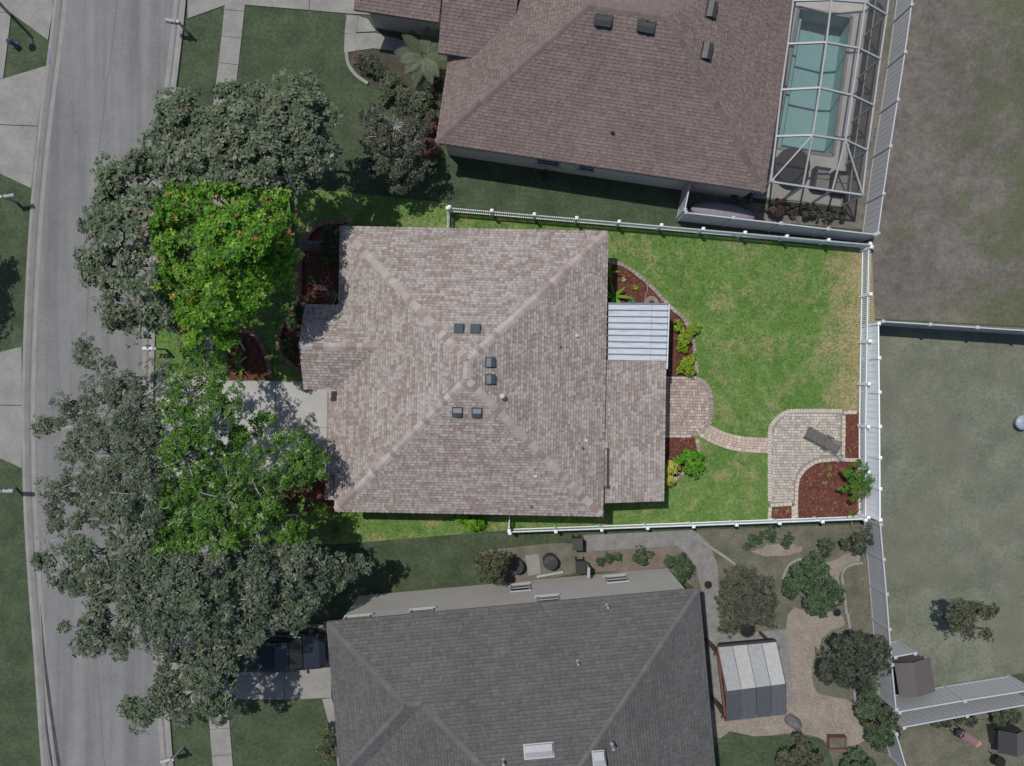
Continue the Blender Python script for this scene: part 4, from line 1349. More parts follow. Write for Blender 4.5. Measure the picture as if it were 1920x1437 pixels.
picket_fence("white picket fence along the east edge of the lawn by the corner patio", [(1633, 464), (1629.5, 640), (1627, 800), (1627, 970)])
picket_fence("white picket fence along the south edge of the lot below the lanai", [(956, 999.5), (1300, 987), (1622, 975)])
picket_fence("short white picket fence return joining the north fence to the house", [(839.5, 391), (838.5, 440)])
picket_fence("short white picket fence return between the house and the south fence", [(954.5, 995), (956, 950)])

def solid_fence(label, px, h=1.83, bay=2.44, mat=None, name="vinyl_fence"):
    mat = mat or M["vinyl_dull"]
    pts = [P(u, v, h) for u, v in px]
    pts = [Vector((p.x, p.y, 0)) for p in pts]
    root = thing(name, label, "fence", pts[0])
    post_me = mesh_from("post", *(lambda m: (m.v, m.f))(MB().box((0, 0, 0), 0.127, 0.127, h + 0.06)), None, mat)
    cap = MB().box((0, 0, h + 0.062), 0.17, 0.17, 0.03)
    cap.add([(-0.08, -0.08, h + 0.093), (0.08, -0.08, h + 0.093), (0.08, 0.08, h + 0.093), (-0.08, 0.08, h + 0.093), (0, 0, h + 0.15)], [(0, 1, 4), (1, 2, 4), (2, 3, 4), (3, 0, 4)])
    cap_me = mesh_from("post_cap", cap.v, cap.f, None, mat)
    for i in range(len(pts) - 1):
        a, b = pts[i], pts[i + 1]
        t, L_ = dir2(a, b)
        n = Vector((-t.y, t.x, 0))
        rz = math.atan2(t.y, t.x)
        nb = max(1, round(L_ / bay))
        st = L_ / nb
        for k in range(nb + (1 if i == len(pts) - 2 else 0)):
            q = a + t * (k * st)
            po_ = inst("post", post_me, q, root, rz)
            c_ = bpy.data.objects.new("post_cap", cap_me); COL.objects.link(c_); c_.parent = po_
            OFF[c_.name] = q
        for k in range(nb):
            q0, q1 = a + t * (k * st + 0.064), a + t * ((k + 1) * st - 0.064)
            for z in (0.10, h - 0.05):
                obj("rail", MB().beam(q0 + Vector((0, 0, z)), q1 + Vector((0, 0, z)), 0.06, 0.12), mat, parent=root)
            mb = MB()
            m = max(2, int((q1 - q0).length / 0.28))
            for j in range(m):     # tongue-and-groove boards with open grooves
                r0, r1 = q0.lerp(q1, j / m + 0.004), q0.lerp(q1, (j + 1) / m - 0.004)
                mb.prism([r0 - n * 0.014, r1 - n * 0.014, r1 + n * 0.014, r0 + n * 0.014], 0.161, h - 0.111)
            obj("panel", mb, mat, parent=root)
    return root
solid_fence("tall white vinyl fence between the pool cage and the sandy lot", [(1722, -85), (1709, 10), (1696.7, 99), (1683, 188), (1669, 275), (1656, 364), (1646, 438)], bay=2.44)
solid_fence("tall white vinyl fence on the shaded side south of the pool cage", [(1641, 440), (1286, 399)])
solid_fence("short tall white vinyl return from the pool fence to the brown-roofed house", [(1284, 394), (1295, 340)])
solid_fence("tall vinyl fence dividing the sandy lot from the east yard", [(1655, 603), (1920, 620), (2120, 633)])
solid_fence("tall bright white vinyl fence close behind the east picket fence", [(1647, 607), (1649, 800), (1650, 975)], bay=1.83, mat=M["vinyl"])
solid_fence("tall vinyl fence south of the lot between the gravel yard and the east yard", [(1650.5, 984), (1662, 1114), (1672, 1246), (1680, 1330)], bay=1.83)
solid_fence("white vinyl fence at the south end of the east yard, posts showing", [(1686, 1335), (1808, 1314), (1935, 1294)])
solid_fence("second white vinyl fence just south of the east yard's fence", [(1694, 1364), (1812, 1342), (1935, 1320)])
solid_fence("white vinyl fence leaving the frame at the bottom below the round bush", [(1680, 1376), (1702, 1450)])
solid_fence("short white vinyl screen north of the brown storage shed", [(1678, 1232), (1715, 1225)], bay=1.2)

# ================================================================ VEGETATION
def np_mesh(name, V, Fq, C, mat):
    """V (n,3), Fq (m,4) quads, C (n,3)"""
    me = bpy.data.meshes.new(name)
    n, m = len(V), len(Fq)
    me.vertices.add(n); me.loops.add(m * 4); me.polygons.add(m)
    me.vertices.foreach_set("co", np.ascontiguousarray(V, dtype=np.float32).ravel())
    me.loops.foreach_set("vertex_index", np.ascontiguousarray(Fq, dtype=np.int32).ravel())
    me.polygons.foreach_set("loop_start", np.arange(0, m * 4, 4, dtype=np.int32))
    me.update(calc_edges=True)
    ca = me.color_attributes.new("col", 'FLOAT_COLOR', 'POINT')
    arr = np.ones((n, 4), dtype=np.float32); arr[:, :3] = C
    ca.data.foreach_set("color", arr.ravel())
    me.materials.append(mat)
    return me

def rosettes(cen, nrm, size, col, nleaf=6, wid=0.5, tilt=(-0.5, 0.35), jit=0.18):
    """leaves radiating from each twig end; returns V, F, C"""
    N_ = len(cen)
    nrm = nrm / np.linalg.norm(nrm, axis=1, keepdims=True)
    r = RNG.normal(size=(N_, 3))
    t1 = np.cross(nrm, r); t1 /= np.linalg.norm(t1, axis=1, keepdims=True) + 1e-9
    t2 = np.cross(nrm, t1)
    ang = (np.arange(nleaf)[None, :] * 2 * np.pi / nleaf + RNG.uniform(0, 6.28, (N_, 1)) + RNG.normal(0, 0.25, (N_, nleaf)))
    d0 = np.cos(ang)[..., None] * t1[:, None, :] + np.sin(ang)[..., None] * t2[:, None, :]
    tl = RNG.uniform(tilt[0], tilt[1], (N_, nleaf))
    d = d0 * np.cos(tl)[..., None] + nrm[:, None, :] * np.sin(tl)[..., None]
    sd = np.cross(d0, np.broadcast_to(nrm[:, None, :], d0.shape))
    roll = RNG.normal(0, 0.45, (N_, nleaf))[..., None]
    sd = sd * np.cos(roll) + nrm[:, None, :] * np.sin(roll)
    s_ = (size[:, None] * RNG.uniform(0.75, 1.2, (N_, nleaf)))[..., None]
    c = cen[:, None, :]
    b = c + d * s_ * 0.08
    m1 = c + d * s_ * 0.55 + sd * s_ * wid * 0.5
    tp = c + d * s_
    m2 = c + d * s_ * 0.55 - sd * s_ * wid * 0.5
    V = np.stack([b, m1, tp, m2], axis=2).reshape(-1, 3)
    Fq = np.arange(len(V)).reshape(-1, 4)
    cl = col[:, None, :] * RNG.uniform(1 - jit, 1 + jit, (N_, nleaf, 1))
    C = np.repeat(cl.reshape(-1, 3), 4, axis=0)
    return V, Fq, C

def pick(pal, n):
    cs = np.array([A(*c) for c, w in pal]); ws = np.array([w for c, w in pal], float); ws /= ws.sum()
    return cs[RNG.choice(len(pal), n, p=ws)]

def clumps(c, r, zs, dens, rc, per, size):
    """twig ends gathered in small clumps over a crown lobe: returns centres, normals, sizes"""
    K = max(3, int(9.0 * r * r * dens / (rc * rc * 4)))
    d = RNG.normal(size=(K, 3)); d[:, 2] = np.abs(d[:, 2]) * 0.9 - 0.25
    d /= np.linalg.norm(d, axis=1, keepdims=True)
    rad = r * RNG.uniform(0.5, 1.02, (K, 1)) ** 0.6
    sc = np.array([1, 1, zs])
    cc = c + d * rad * sc
    P_, N_, S_ = [], [], []
    for i in range(K):
        m = max(4, int(per * RNG.uniform(0.6, 1.4)))
        q = RNG.normal(size=(m, 3)); q /= np.linalg.norm(q, axis=1, keepdims=True)
        q[:, 2] = np.abs(q[:, 2]) * 1.0 - 0.15
        rr = rc * RNG.uniform(0.3, 1.0, (m, 1)) ** 0.5 * RNG.uniform(0.6, 1.5)
        p = cc[i] + q * rr * np.array([1, 1, 0.6])
        P_.append(p)
        N_.append(q * 0.55 + d[i] * 0.35 + np.array([0, 0, 0.75]) + RNG.normal(0, 0.18, (m, 3)))
        S_.append(size * RNG.uniform(0.6, 1.4, m) * RNG.uniform(0.85, 1.2))
    return np.concatenate(P_), np.concatenate(N_), np.concatenate(S_), cc

MAPLE = [((112, 164, 36), 5), ((90, 144, 28), 5), ((70, 118, 22), 4), ((150, 188, 66), 2.2), ((178, 150, 76), 0.3), ((166, 100, 66), 0.14)]
OAK = [((84, 130, 36), 5), ((64, 104, 28), 5), ((106, 150, 54), 2.2), ((160, 186, 120), 0.6)]
DULL_M = [((114, 130, 100), 5), ((94, 110, 82), 4), ((138, 145, 121), 2), ((146, 132, 118), 0.3)]
DULL_O = [((106, 120, 94), 5), ((86, 100, 76), 4), ((130, 138, 116), 2)]

def tree(label, base, blobs, pal_in, pal_out, trunk_r=0.16, leaf=0.16, rc=0.5, dens=1.0, per=26, zs=0.62, lean=None, bark="bark", group=None, name="tree", fork=0.42, tw=1.0, wid=0.55, lot_z=7.0):
    b = P(*base)
    root = thing(name, label, "tree", b, group)
    wood = MB()
    cs = [P(u, v, z) for u, v, z, r in blobs]
    top = sum(cs, Vector()) / len(cs)
    fz = fork * top.z
    fk = b.lerp(Vector((top.x, top.y, 0)), fork * 0.6) + Vector((0, 0, fz))
    m = b.lerp(fk, 0.5) + Vector((random.uniform(-0.1, 0.1), random.uniform(-0.1, 0.1), 0))
    wood.tube([b - Vector((0, 0, 0.1)), b + Vector((0, 0, 0.12)), m, fk], [trunk_r * 1.7, trunk_r * 1.2, trunk_r, trunk_r * 0.85], 9)
    PP, NN, SS = [], [], []
    order = sorted(range(len(cs)), key=lambda k: (cs[k] - fk).length)
    done = [(fk, trunk_r * 0.6)]
    for k in order:
        (u, v, z, r), c = blobs[k], cs[k]
        rm = W(r, z)
        p, n_, s_, cc = clumps(np.array(c), rm, zs, dens, rc, per, leaf)
        PP.append(p); NN.append(n_); SS.append(s_)
        # limb grows out of the nearest limb that is closer to the fork, twigs run out to the clumps
        e = c - Vector((0, 0, rm * 0.2))
        src, sr_ = min(done, key=lambda q: (q[0] - e).length + 0.35 * (q[0] - fk).length)
        k1 = src.lerp(e, 0.5) + Vector((random.uniform(-0.25, 0.25), random.uniform(-0.25, 0.25), 0.2))
        r2 = max(0.03, sr_ * 0.72)
        wood.tube([src, k1, e], [sr_, (sr_ + r2) / 2, r2], 6)
        done.append((e, r2))
        for q in (cc if bark == 'bark_pale' else cc[::2]):
            q = Vector(q)
            j = e.lerp(q, 0.5) + Vector((random.uniform(-0.15, 0.15), random.uniform(-0.15, 0.15), random.uniform(0, 0.15)))
            wood.tube([e.lerp(k1, random.uniform(0, 0.4)), j, q + Vector((random.uniform(-.15, .15), random.uniform(-.15, .15), random.uniform(0.1, 0.34)))], [0.035 * tw, 0.025 * tw, 0.010 * tw], 4)
    obj("trunk", wood, M[bark], parent=root, smooth=True)
    p, n_, s_ = np.concatenate(PP), np.concatenate(NN), np.concatenate(SS)
    inside = in_poly_np(p[:, 0], p[:, 1], [P(u, v, lot_z) for u, v in LOT_PX]) if pal_in is not None else np.zeros(len(p), bool)
    col = pick(pal_out, len(p))
    if pal_in is not None:
        col[inside] = pick(pal_in, int(inside.sum()))
    V, Fq, C = rosettes(p, n_, s_, col, 6, wid)
    V = V - np.array(b)
    me = np_mesh("crown", V, Fq, C, M["leaf"])
    o = bpy.data.objects.new("crown", me); COL.objects.link(o); o.parent = root; OFF[o.name] = b
    return root

tree("bright green maple with reddish tips leaning from the front bed", (606, 465),
     [(345, 392, 7, 52), (420, 388, 7.5, 58), (498, 384, 7, 52), (350, 478, 7.5, 58), (432, 470, 8.5, 68), (512, 452, 7, 46), (334, 556, 6.5, 52), (402, 558, 7.5, 62), (470, 545, 7, 52), (514, 512, 6, 36), (368, 608, 5.5, 40), (436, 606, 6, 42), (312, 612, 5.5, 34), (318, 436, 7, 42), (470, 420, 8.5, 46), (545, 372, 6, 26)],
     MAPLE, DULL_M, 0.27, 0.15, 0.44, 1.05, 28, zs=0.85, lot_z=8.2, group="trees along the street", bark="bark")
tree("grey-green street tree overhanging the road left of the bright maple", (430, 505),
     [(285, 330, 7, 50), (240, 368, 6.5, 52), (270, 425, 7.5, 52), (228, 452, 6.5, 48), (200, 500, 5.5, 40), (275, 512, 7, 48), (238, 560, 5.8, 40), (262, 608, 5, 32), (172, 494, 5, 20), (196, 326, 5.6, 22), (208, 600, 5, 18), (300, 570, 6, 34), (186, 420, 5.8, 28), (205, 380, 6, 30)],
     MAPLE, DULL_M, 0.16, 0.20, 0.5, 1.1, 24, zs=0.8, lot_z=7.9, group="trees along the street")
tree("large grey-green tree over the sidewalk north of the lot", (566, 318),
     [(468, 250, 7, 58), (548, 222, 7, 54), (580, 282, 6.5, 50), (500, 305, 7.5, 54), (402, 262, 7, 54), (340, 246, 6.5, 46), (310, 292, 6.5, 42), (424, 200, 6, 38), (562, 172, 5.8, 32), (600, 226, 6, 32), (392, 316, 7.5, 52), (556, 326, 6.5, 42), (306, 214, 5.5, 26), (345, 196, 5.6, 26), (500, 180, 5.8, 30), (440, 320, 7.5, 46), (352, 316, 7, 40), (620, 300, 5.6, 22)],
     MAPLE, DULL_M, 0.2, 0.20, 0.5, 1.1, 24, zs=0.8, lot_z=8.0, group="trees along the street")
tree("green oak in front of the garage, over the driveway's south side", (520, 935),
     [(560, 842, 5, 32), (574, 878, 5.4, 32), (540, 872, 5.5, 34), (500, 806, 5, 22), (488, 786, 5, 14), (530, 838, 5.2, 26), (588, 850, 4.6, 18), (470, 902, 6, 42), (420, 932, 6.5, 50), (482, 956, 6, 40), (545, 990, 5, 28), (400, 985, 6.5, 46), (474, 1000, 6, 32), (350, 950, 6.5, 46), (336, 992, 6, 36), (520, 915, 5.4, 26), (440, 1010, 5.6, 28), (555, 905, 5, 24), (380, 900, 6.4, 40), (440, 965, 6.4, 38), (510, 945, 5.6, 24), (590, 895, 4.8, 16), (370, 1010, 5.8, 30), (555, 1000, 5, 24), (520, 985, 5.2, 26), (602, 868, 4.6, 16), (470, 862, 5.8, 24), (330, 910, 6.6, 38), (500, 1000, 5.2, 26), (560, 965, 4.8, 18)],
     OAK, DULL_O, 0.2, 0.105, 0.38, 0.8, 30, zs=0.8, lot_z=6.9, group="oaks by the driveway", bark="bark_pale", tw=1.2, wid=0.5)
tree("oak by the street whose crown spreads over road and driveway", (402, 868),
     [(390, 702, 5.5, 34), (358, 742, 6.5, 44), (420, 742, 6, 34), (400, 790, 7, 46), (330, 802, 7, 50), (440, 818, 5.5, 26), (350, 852, 7, 50), (420, 852, 6, 34), (312, 704, 5.5, 28), (380, 672, 5, 18), (300, 880, 6.6, 40),
      (250, 772, 6.5, 46), (230, 722, 6, 36), (162, 684, 5, 20), (214, 684, 5, 18), (180, 742, 5.5, 30), (124, 760, 5.5, 24), (190, 802, 6, 36), (100, 812, 5, 24), (136, 860, 5, 26), (200, 852, 6, 40), (260, 850, 7, 46), (116, 918, 5, 34), (190, 926, 6, 44), (262, 925, 7, 50), (98, 968, 4.6, 22), (160, 656, 4.6, 10), (90, 790, 4.8, 16), (150, 805, 5.2, 28), (225, 895, 6.4, 40), (150, 890, 5.4, 30), (285, 960, 6.6, 36), (150, 965, 5.2, 32), (225, 970, 6, 38), (270, 810, 6.6, 36), (210, 765, 5.8, 28)],
     OAK, DULL_O, 0.2, 0.12, 0.46, 0.92, 34, zs=0.8, lot_z=7.5, group="oaks by the driveway", bark="bark_pale", tw=1.2, wid=0.5)
tree("dull green oak over the road just south of the lot", (425, 1085),
     [(120, 1012, 5, 32), (190, 1030, 6, 44), (262, 1012, 6.5, 46), (322, 1062, 7, 50), (230, 1090, 6, 44), (160, 1090, 5, 34), (402, 1062, 7, 50), (462, 1072, 6.5, 42), (300, 1130, 6.5, 48), (212, 1158, 5.5, 38), (142, 1176, 5, 26), (382, 1130, 7, 48), (452, 1122, 6.5, 44), (522, 1082, 6, 42), (562, 1120, 5.5, 36), (540, 1042, 5.5, 36), (590, 1082, 5, 24), (300, 1192, 6, 34), (232, 1214, 5, 24), (162, 1218, 4.6, 18), (482, 1166, 5.5, 34), (542, 1150, 5.5, 28), (366, 1176, 6, 34), (126, 1075, 4.8, 18), (260, 1160, 6, 36), (330, 1160, 6, 34), (190, 1190, 5, 28), (270, 1060, 6, 40), (95, 1040, 4.6, 20), (430, 1175, 5.8, 32), (350, 1100, 7, 44), (180, 1130, 5.2, 32), (580, 1050, 5, 28), (632, 1058, 4.4, 30), (618, 1105, 4.4, 26), (672, 1070, 3.8, 22), (575, 1150, 5, 26)],
     OAK, DULL_O, 0.2, 0.16, 0.5, 1.0, 28, zs=0.8, lot_z=6.6, group="oaks by the driveway", bark="bark_pale", tw=1.2)
tree("smaller dull oak at the south neighbour's driveway entrance", (430, 1230),
     [(400, 1205, 5.5, 34), (440, 1232, 5.5, 34), (382, 1262, 5.5, 34), (330, 1282, 5, 30), (282, 1308, 5, 28), (252, 1330, 4.6, 16), (342, 1326, 4.6, 26), (420, 1296, 5, 32), (302, 1256, 5, 18), (446, 1268, 5, 24), (266, 1350, 4.4, 10), (410, 1330, 4.4, 18), (360, 1296, 5, 30), (310, 1310, 4.8, 26), (400, 1240, 5.4, 30), (350, 1240, 5.2, 26)],
     OAK, DULL_O, 0.14, 0.16, 0.48, 1.0, 28, zs=0.8, group="oaks by the driveway", bark="bark_pale", tw=1.1)
tree("tree just past the left edge, its shadow on the verge across the street", (-78, 488), [(-242, 440, 5.5, 46), (-232, 500, 5.2, 40), (-200, 410, 4.8, 36), (-180, 455, 4.6, 34), (-205, 545, 4.6, 34), (-185, 520, 4.2, 26), (-270, 470, 5.6, 40)],
     None, [((62, 68, 56), 4), ((78, 84, 70), 2)], 0.18, 0.16, 0.45, 0.9, 24)
tree("bushy grey-green ornamental tree beside the north house's front bed", (770, 282),
     [(742, 232, 3.4, 36), (716, 262, 3.2, 34), (768, 268, 3.2, 32), (700, 226, 2.8, 24), (735, 300, 2.8, 34), (780, 310, 2.4, 26), (710, 310, 2.4, 26), (750, 340, 2.0, 24)],
     None, [((92, 98, 80), 4), ((72, 80, 62), 3), ((108, 108, 92), 2)], 0.09, 0.13, 0.34, 0.9, 22, bark="bark_pale")
tree("small conical tree against the grey-roofed house's siding", (930, 1035), [(926, 1050, 2.6, 20), (918, 1070, 2.4, 18), (908, 1046, 2.0, 16), (900, 1064, 1.9, 14), (938, 1060, 2.2, 16), (925, 1084, 2.0, 12)],
     None, [((90, 98, 66), 4), ((72, 80, 56), 3), ((108, 108, 78), 1.5)], 0.06, 0.13, 0.3, 0.9, 22, tw=0.6)
tree("olive green round-crowned tree beside the pergola", (1360, 1070), [(1390, 1096, 3.0, 34), (1425, 1110, 3.0, 32), (1380, 1140, 3.2, 34), (1420, 1150, 3.0, 34), (1400, 1120, 3.6, 34), (1440, 1140, 2.6, 24), (1370, 1165, 2.6, 20)],
     None, [((96, 98, 80), 4), ((80, 82, 66), 3), ((112, 112, 94), 1.5)], 0.08, 0.10, 0.3, 0.9, 24, tw=0.6)
tree("lone small tree on the open lawn of the east yard", (1770, 1158), [(1795, 1142, 3.0, 20), (1830, 1158, 3.4, 24), (1808, 1176, 3.0, 20), (1850, 1150, 3.0, 18), (1845, 1180, 2.8, 16), (1822, 1132, 2.6, 14)],
     None, [((96, 100, 76), 4), ((78, 84, 60), 3), ((112, 110, 86), 1.5)], 0.07, 0.13, 0.3, 0.8, 20, tw=0.6)
tree("dark spreading tree between the gravel yard and the fence", (1560, 1215), [(1570, 1225, 2.6, 26), (1610, 1215, 3.0, 30), (1640, 1240, 2.8, 28), (1600, 1255, 2.8, 30), (1560, 1260, 2.2, 24), (1650, 1210, 2.6, 18), (1625, 1270, 2.4, 20)],
     None, [((78, 86, 68), 4), ((62, 70, 52), 3), ((98, 102, 84), 1.5)], 0.08, 0.12, 0.32, 0.9, 22, tw=0.6)

SHRUBS = []
def shrub(label, base, blobs, pal, leaf=0.10, rc=0.2, dens=1.0, per=16, zs=0.75, group=None, nleaf=6, wid=0.55, stem=True):
    b = P(*base)
    root = thing("shrub", label, "shrub", b, group)
    wood = MB()
    PP, NN, SS = [], [], []
    for (u, v, z, r) in blobs:
        c = P(u, v, z)
        p, n_, s_, cc = clumps(np.array(c), W(r, z), zs, dens, rc, per, leaf)
        p[:, 2] = np.maximum(p[:, 2], 0.06)
        PP.append(p); NN.append(n_); SS.append(s_)
        wood.tube([b + Vector((random.uniform(-.05, .05), random.uniform(-.05, .05), 0)), b.lerp(c, 0.6) + Vector((0, 0, -0.02 * z)), c], [0.025, 0.018, 0.01], 5)
        for q in cc[::3]:
            wood.tube([c, Vector(q)], [0.01, 0.005], 4)
    obj("stem", wood, M["bark"], parent=root)
    p, n_, s_ = np.concatenate(PP), np.concatenate(NN), np.concatenate(SS)
    V, Fq, C = rosettes(p, n_, s_, pick(pal, len(p)), nleaf, wid)
    me = np_mesh("foliage", V - np.array(b), Fq, C, M["leaf"])
    o = bpy.data.objects.new("foliage", me); COL.objects.link(o); o.parent = root; OFF[o.name] = b
    return root
LIME = [((150, 180, 40), 4), ((122, 160, 30), 3), ((176, 196, 70), 2)]
BRIGHT = [((96, 160, 30), 4), ((80, 140, 24), 3), ((124, 178, 50), 2)]
DARKG = [((74, 98, 58), 4), ((58, 82, 46), 3), ((96, 118, 78), 1.5)]
shrub("lime green shrub in the curved bed right of the white patio cover", (1286, 632), [(1288, 624, .5, 11), (1284, 640, .5, 10), (1268, 612, .35, 7), (1304, 614, .35, 7), (1280, 652, .35, 6)], LIME, group="lime shrubs in the curved bed")
shrub("lime green shrub in the curved bed just above the paved terrace", (1288, 682), [(1286, 678, .5, 11), (1294, 688, .5, 9), (1282, 692, .4, 9), (1296, 670, .3, 6), (1292, 700, .3, 4)], LIME, group="lime shrubs in the curved bed")
shrub("bright green leafy shrub on the lawn edge below the paved terrace", (1290, 872), [(1296, 868, .7, 14), (1306, 858, .6, 10), (1284, 862, .7, 12), (1300, 884, .6, 11), (1292, 846, .5, 8), (1270, 866, .6, 8), (1308, 876, .5, 9)], BRIGHT, 0.11)
shrub("variegated yellow shrub at the lanai corner beside the bright green shrub", (1256, 884), [(1258, 878, .6, 12), (1252, 896, .6, 11), (1264, 868, .5, 8)], [((206, 200, 90), 4), ((180, 186, 60), 3), ((226, 216, 140), 2)], 0.10)
shrub("shrub dotted with small red flowers leaning over the east fence", (1588, 905), [(1606, 900, 1.3, 16), (1612, 920, 1.2, 15), (1598, 925, 1.0, 12), (1618, 884, 1.4, 10), (1590, 890, 1.0, 10), (1604, 870, 1.3, 8), (1628, 905, 1.3, 8), (1585, 915, .8, 8)], [((84, 140, 44), 4), ((64, 116, 34), 3), ((170, 74, 50), 0.7), ((200, 120, 80), 0.2)], 0.10, 0.2, 0.8, 14)
shrub("bright green bush against the house between eave and south fence", (880, 975), [(870, 974, .6, 11), (886, 978, .7, 12), (896, 982, .5, 9), (860, 970, .5, 8), (884, 988, .4, 6)], [((110, 170, 20), 4), ((90, 150, 16), 3), ((140, 190, 40), 2)], 0.10)
shrub("dark shrub under the maple at the roof's northwest corner", (622, 445), [(622, 440, .9, 16), (614, 456, .8, 14), (630, 462, .8, 14)], DARKG, 0.10)
shrub("dark rounded shrub in the front bed nearest the driveway", (547, 652), [(545, 648, .6, 15), (540, 660, .5, 10)], DARKG, 0.08, group="dark shrubs in the front bed")
shrub("dark rounded shrub in the front bed beside the entry gable", (556, 607), [(555, 604, .7, 16), (548, 594, .6, 12), (562, 590, .6, 12)], DARKG, 0.08, group="dark shrubs in the front bed")
shrub("dark rounded shrub in the front bed nearest the maple trunk", (562, 574), [(562, 574, .7, 14), (554, 582, .6, 10)], DARKG, 0.08, group="dark shrubs in the front bed")
DG = [((88, 98, 76), 4), ((70, 82, 60), 3), ((106, 112, 92), 1.5)]
DG2 = [((82, 104, 72), 4), ((66, 90, 58), 3), ((100, 118, 88), 1.5)]
RED = [((124, 84, 84), 4), ((104, 72, 72), 3), ((90, 92, 76), 2)]
shrub("round pale green shrub under the palm by the north house", (786, 192), [(788, 190, .8, 18), (780, 202, .7, 12)], [((110, 124, 92), 4), ((92, 106, 76), 3)], 0.12)
shrub("reddish leaved shrub at the north house's southwest corner", (812, 268), [(802, 274, .8, 16), (796, 290, .7, 12), (808, 240, .6, 10)], RED, 0.11)
shrub("low mixed green shrub in the north house's curved front bed", (705, 128), [(704, 126, .6, 16), (690, 112, .5, 10), (720, 142, .6, 12), (684, 128, .4, 7)], DG, 0.10)
shrub("pale leafy shrub right of the curved concrete bed edge", (736, 166), [(735, 160, .8, 18), (722, 176, .7, 14), (752, 176, .8, 14)], [((112, 120, 94), 4), ((92, 104, 76), 3)], 0.12)
shrub("dark shrub close to the north house's west wall below the palm", (806, 160), [(806, 158, .7, 12), (812, 146, .6, 10), (798, 216, .7, 14), (812, 222, .6, 10)], DG, 0.11)
shrub("grey-green shrub between the ornamental tree and the north house", (796, 246), [(790, 240, .7, 14), (780, 226, .7, 12)], DG, 0.11)
shrub("small rusty plant on the curve of the north bed", (678, 116), [(676, 114, .3, 8), (668, 108, .3, 6)], [((126, 108, 88), 4), ((100, 94, 76), 3)], 0.09)
shrub("weedy shrub growing against the shaded wall of the brown-roofed house", (1018, 334), [(1014, 330, .5, 8), (1024, 334, .4, 5)], DG, 0.09)
shrub("reddish shrub outside the pool cage's south corner", (1458, 388), [(1458, 386, .7, 14), (1448, 394, .5, 8)], RED, 0.10)
shrub("dry brown hedge along the outside of the pool cage", (1530, 398), [(1490, 393, .4, 9), (1510, 396, .45, 10), (1532, 398, .45, 10), (1554, 401, .45, 10), (1574, 403, .4, 9)], [((96, 88, 76), 4), ((76, 72, 60), 3), ((86, 94, 70), 2)], 0.10)
shrub("dark plant by the wall between the brown-roofed house and its fence", (1402, 372), [(1398, 370, .5, 8), (1380, 368, .5, 6)], DG, 0.10)
shrub("leafy bush in the clay bed right of the grey house's window", (1268, 1058), [(1266, 1052, .8, 16), (1280, 1062, .9, 16), (1276, 1080, .9, 11)], DG2, 0.11)
shrub("small round bush in the clay bed along the stone path", (1205, 1045), [(1205, 1044, .6, 12), (1202, 1034, .5, 7)], DG2, 0.10)
shrub("tiny ground plants at the west end of the clay bed", (1126, 1050), [(1121, 1052, .3, 6), (1140, 1046, .3, 7), (1156, 1048, .3, 7)], DG2, 0.09)
shrub("dense feathery green bush in the circular edged bed", (1505, 1090), [(1510, 1075, 1.1, 26), (1540, 1095, 1.2, 30), (1500, 1105, 1.2, 26), (1535, 1125, 1.1, 28), (1560, 1115, 1.0, 20), (1525, 1052, .9, 18)], DG2, 0.12, 0.26)
shrub("straggly shrub by the corner of the white fences", (1590, 1010), [(1596, 1012, .9, 16), (1620, 1000, 1.0, 14), (1545, 1025, .8, 15), (1605, 1030, .8, 12), (1630, 1010, .8, 10)], DG, 0.12, 0.24, 0.7)
shrub("round bush with reddish tips by the bottom of the east fence", (1625, 1335), [(1640, 1350, 1.3, 26), (1660, 1370, 1.2, 24), (1625, 1330, 1.1, 20), (1645, 1385, 1.0, 20), (1665, 1340, 1.1, 16)], DG2 + [((126, 92, 84), 0.8)], 0.12, 0.26)
shrub("tall sprouting shrub between gravel yard and fence", (1622, 1300), [(1632, 1300, 1.4, 14), (1628, 1282, 1.4, 12), (1640, 1318, 1.2, 12)], DG2, 0.13, 0.22, 0.8)
shrub("brownish shrub in front of the grey boulder", (1492, 1402), [(1495, 1400, .9, 22), (1515, 1420, .9, 22), (1480, 1425, .8, 20), (1500, 1440, .8, 20)], DG + [((130, 104, 88), 1.5)], 0.12, 0.24, 0.8)
shrub("low green shrub at the bottom edge right of the timber planter", (1612, 1425), [(1604, 1422, .6, 16), (1585, 1436, .5, 12), (1625, 1434, .5, 12)], DG2, 0.11)
shrub("grassy green weeds at the edge of the lot's south fence", (1440, 1005), [(1420, 1005, .3, 12), (1450, 1000, .3, 14), (1470, 1012, .25, 12), (1405, 1018, .25, 9)], DG2, 0.12, 0.2, 0.6)
shrub("bush beside the grey house's front walk at the bottom", (612, 1385), [(612, 1372, .8, 12), (606, 1392, .7, 13), (618, 1410, .6, 12)], [((104, 112, 82), 4), ((84, 96, 62), 3), ((126, 126, 90), 2)], 0.12)
shrub("green clump in the weedy yard next to the dark playhouse", (1880, 1350), [(1872, 1345, .6, 16), (1895, 1340, .6, 16), (1760, 1352, .4, 10)], DG, 0.11)
shrub("weed patch growing under the second south fence", (1790, 1350), [(1770, 1350, .3, 10), (1800, 1345, .35, 10), (1820, 1352, .3, 8)], DG, 0.11)

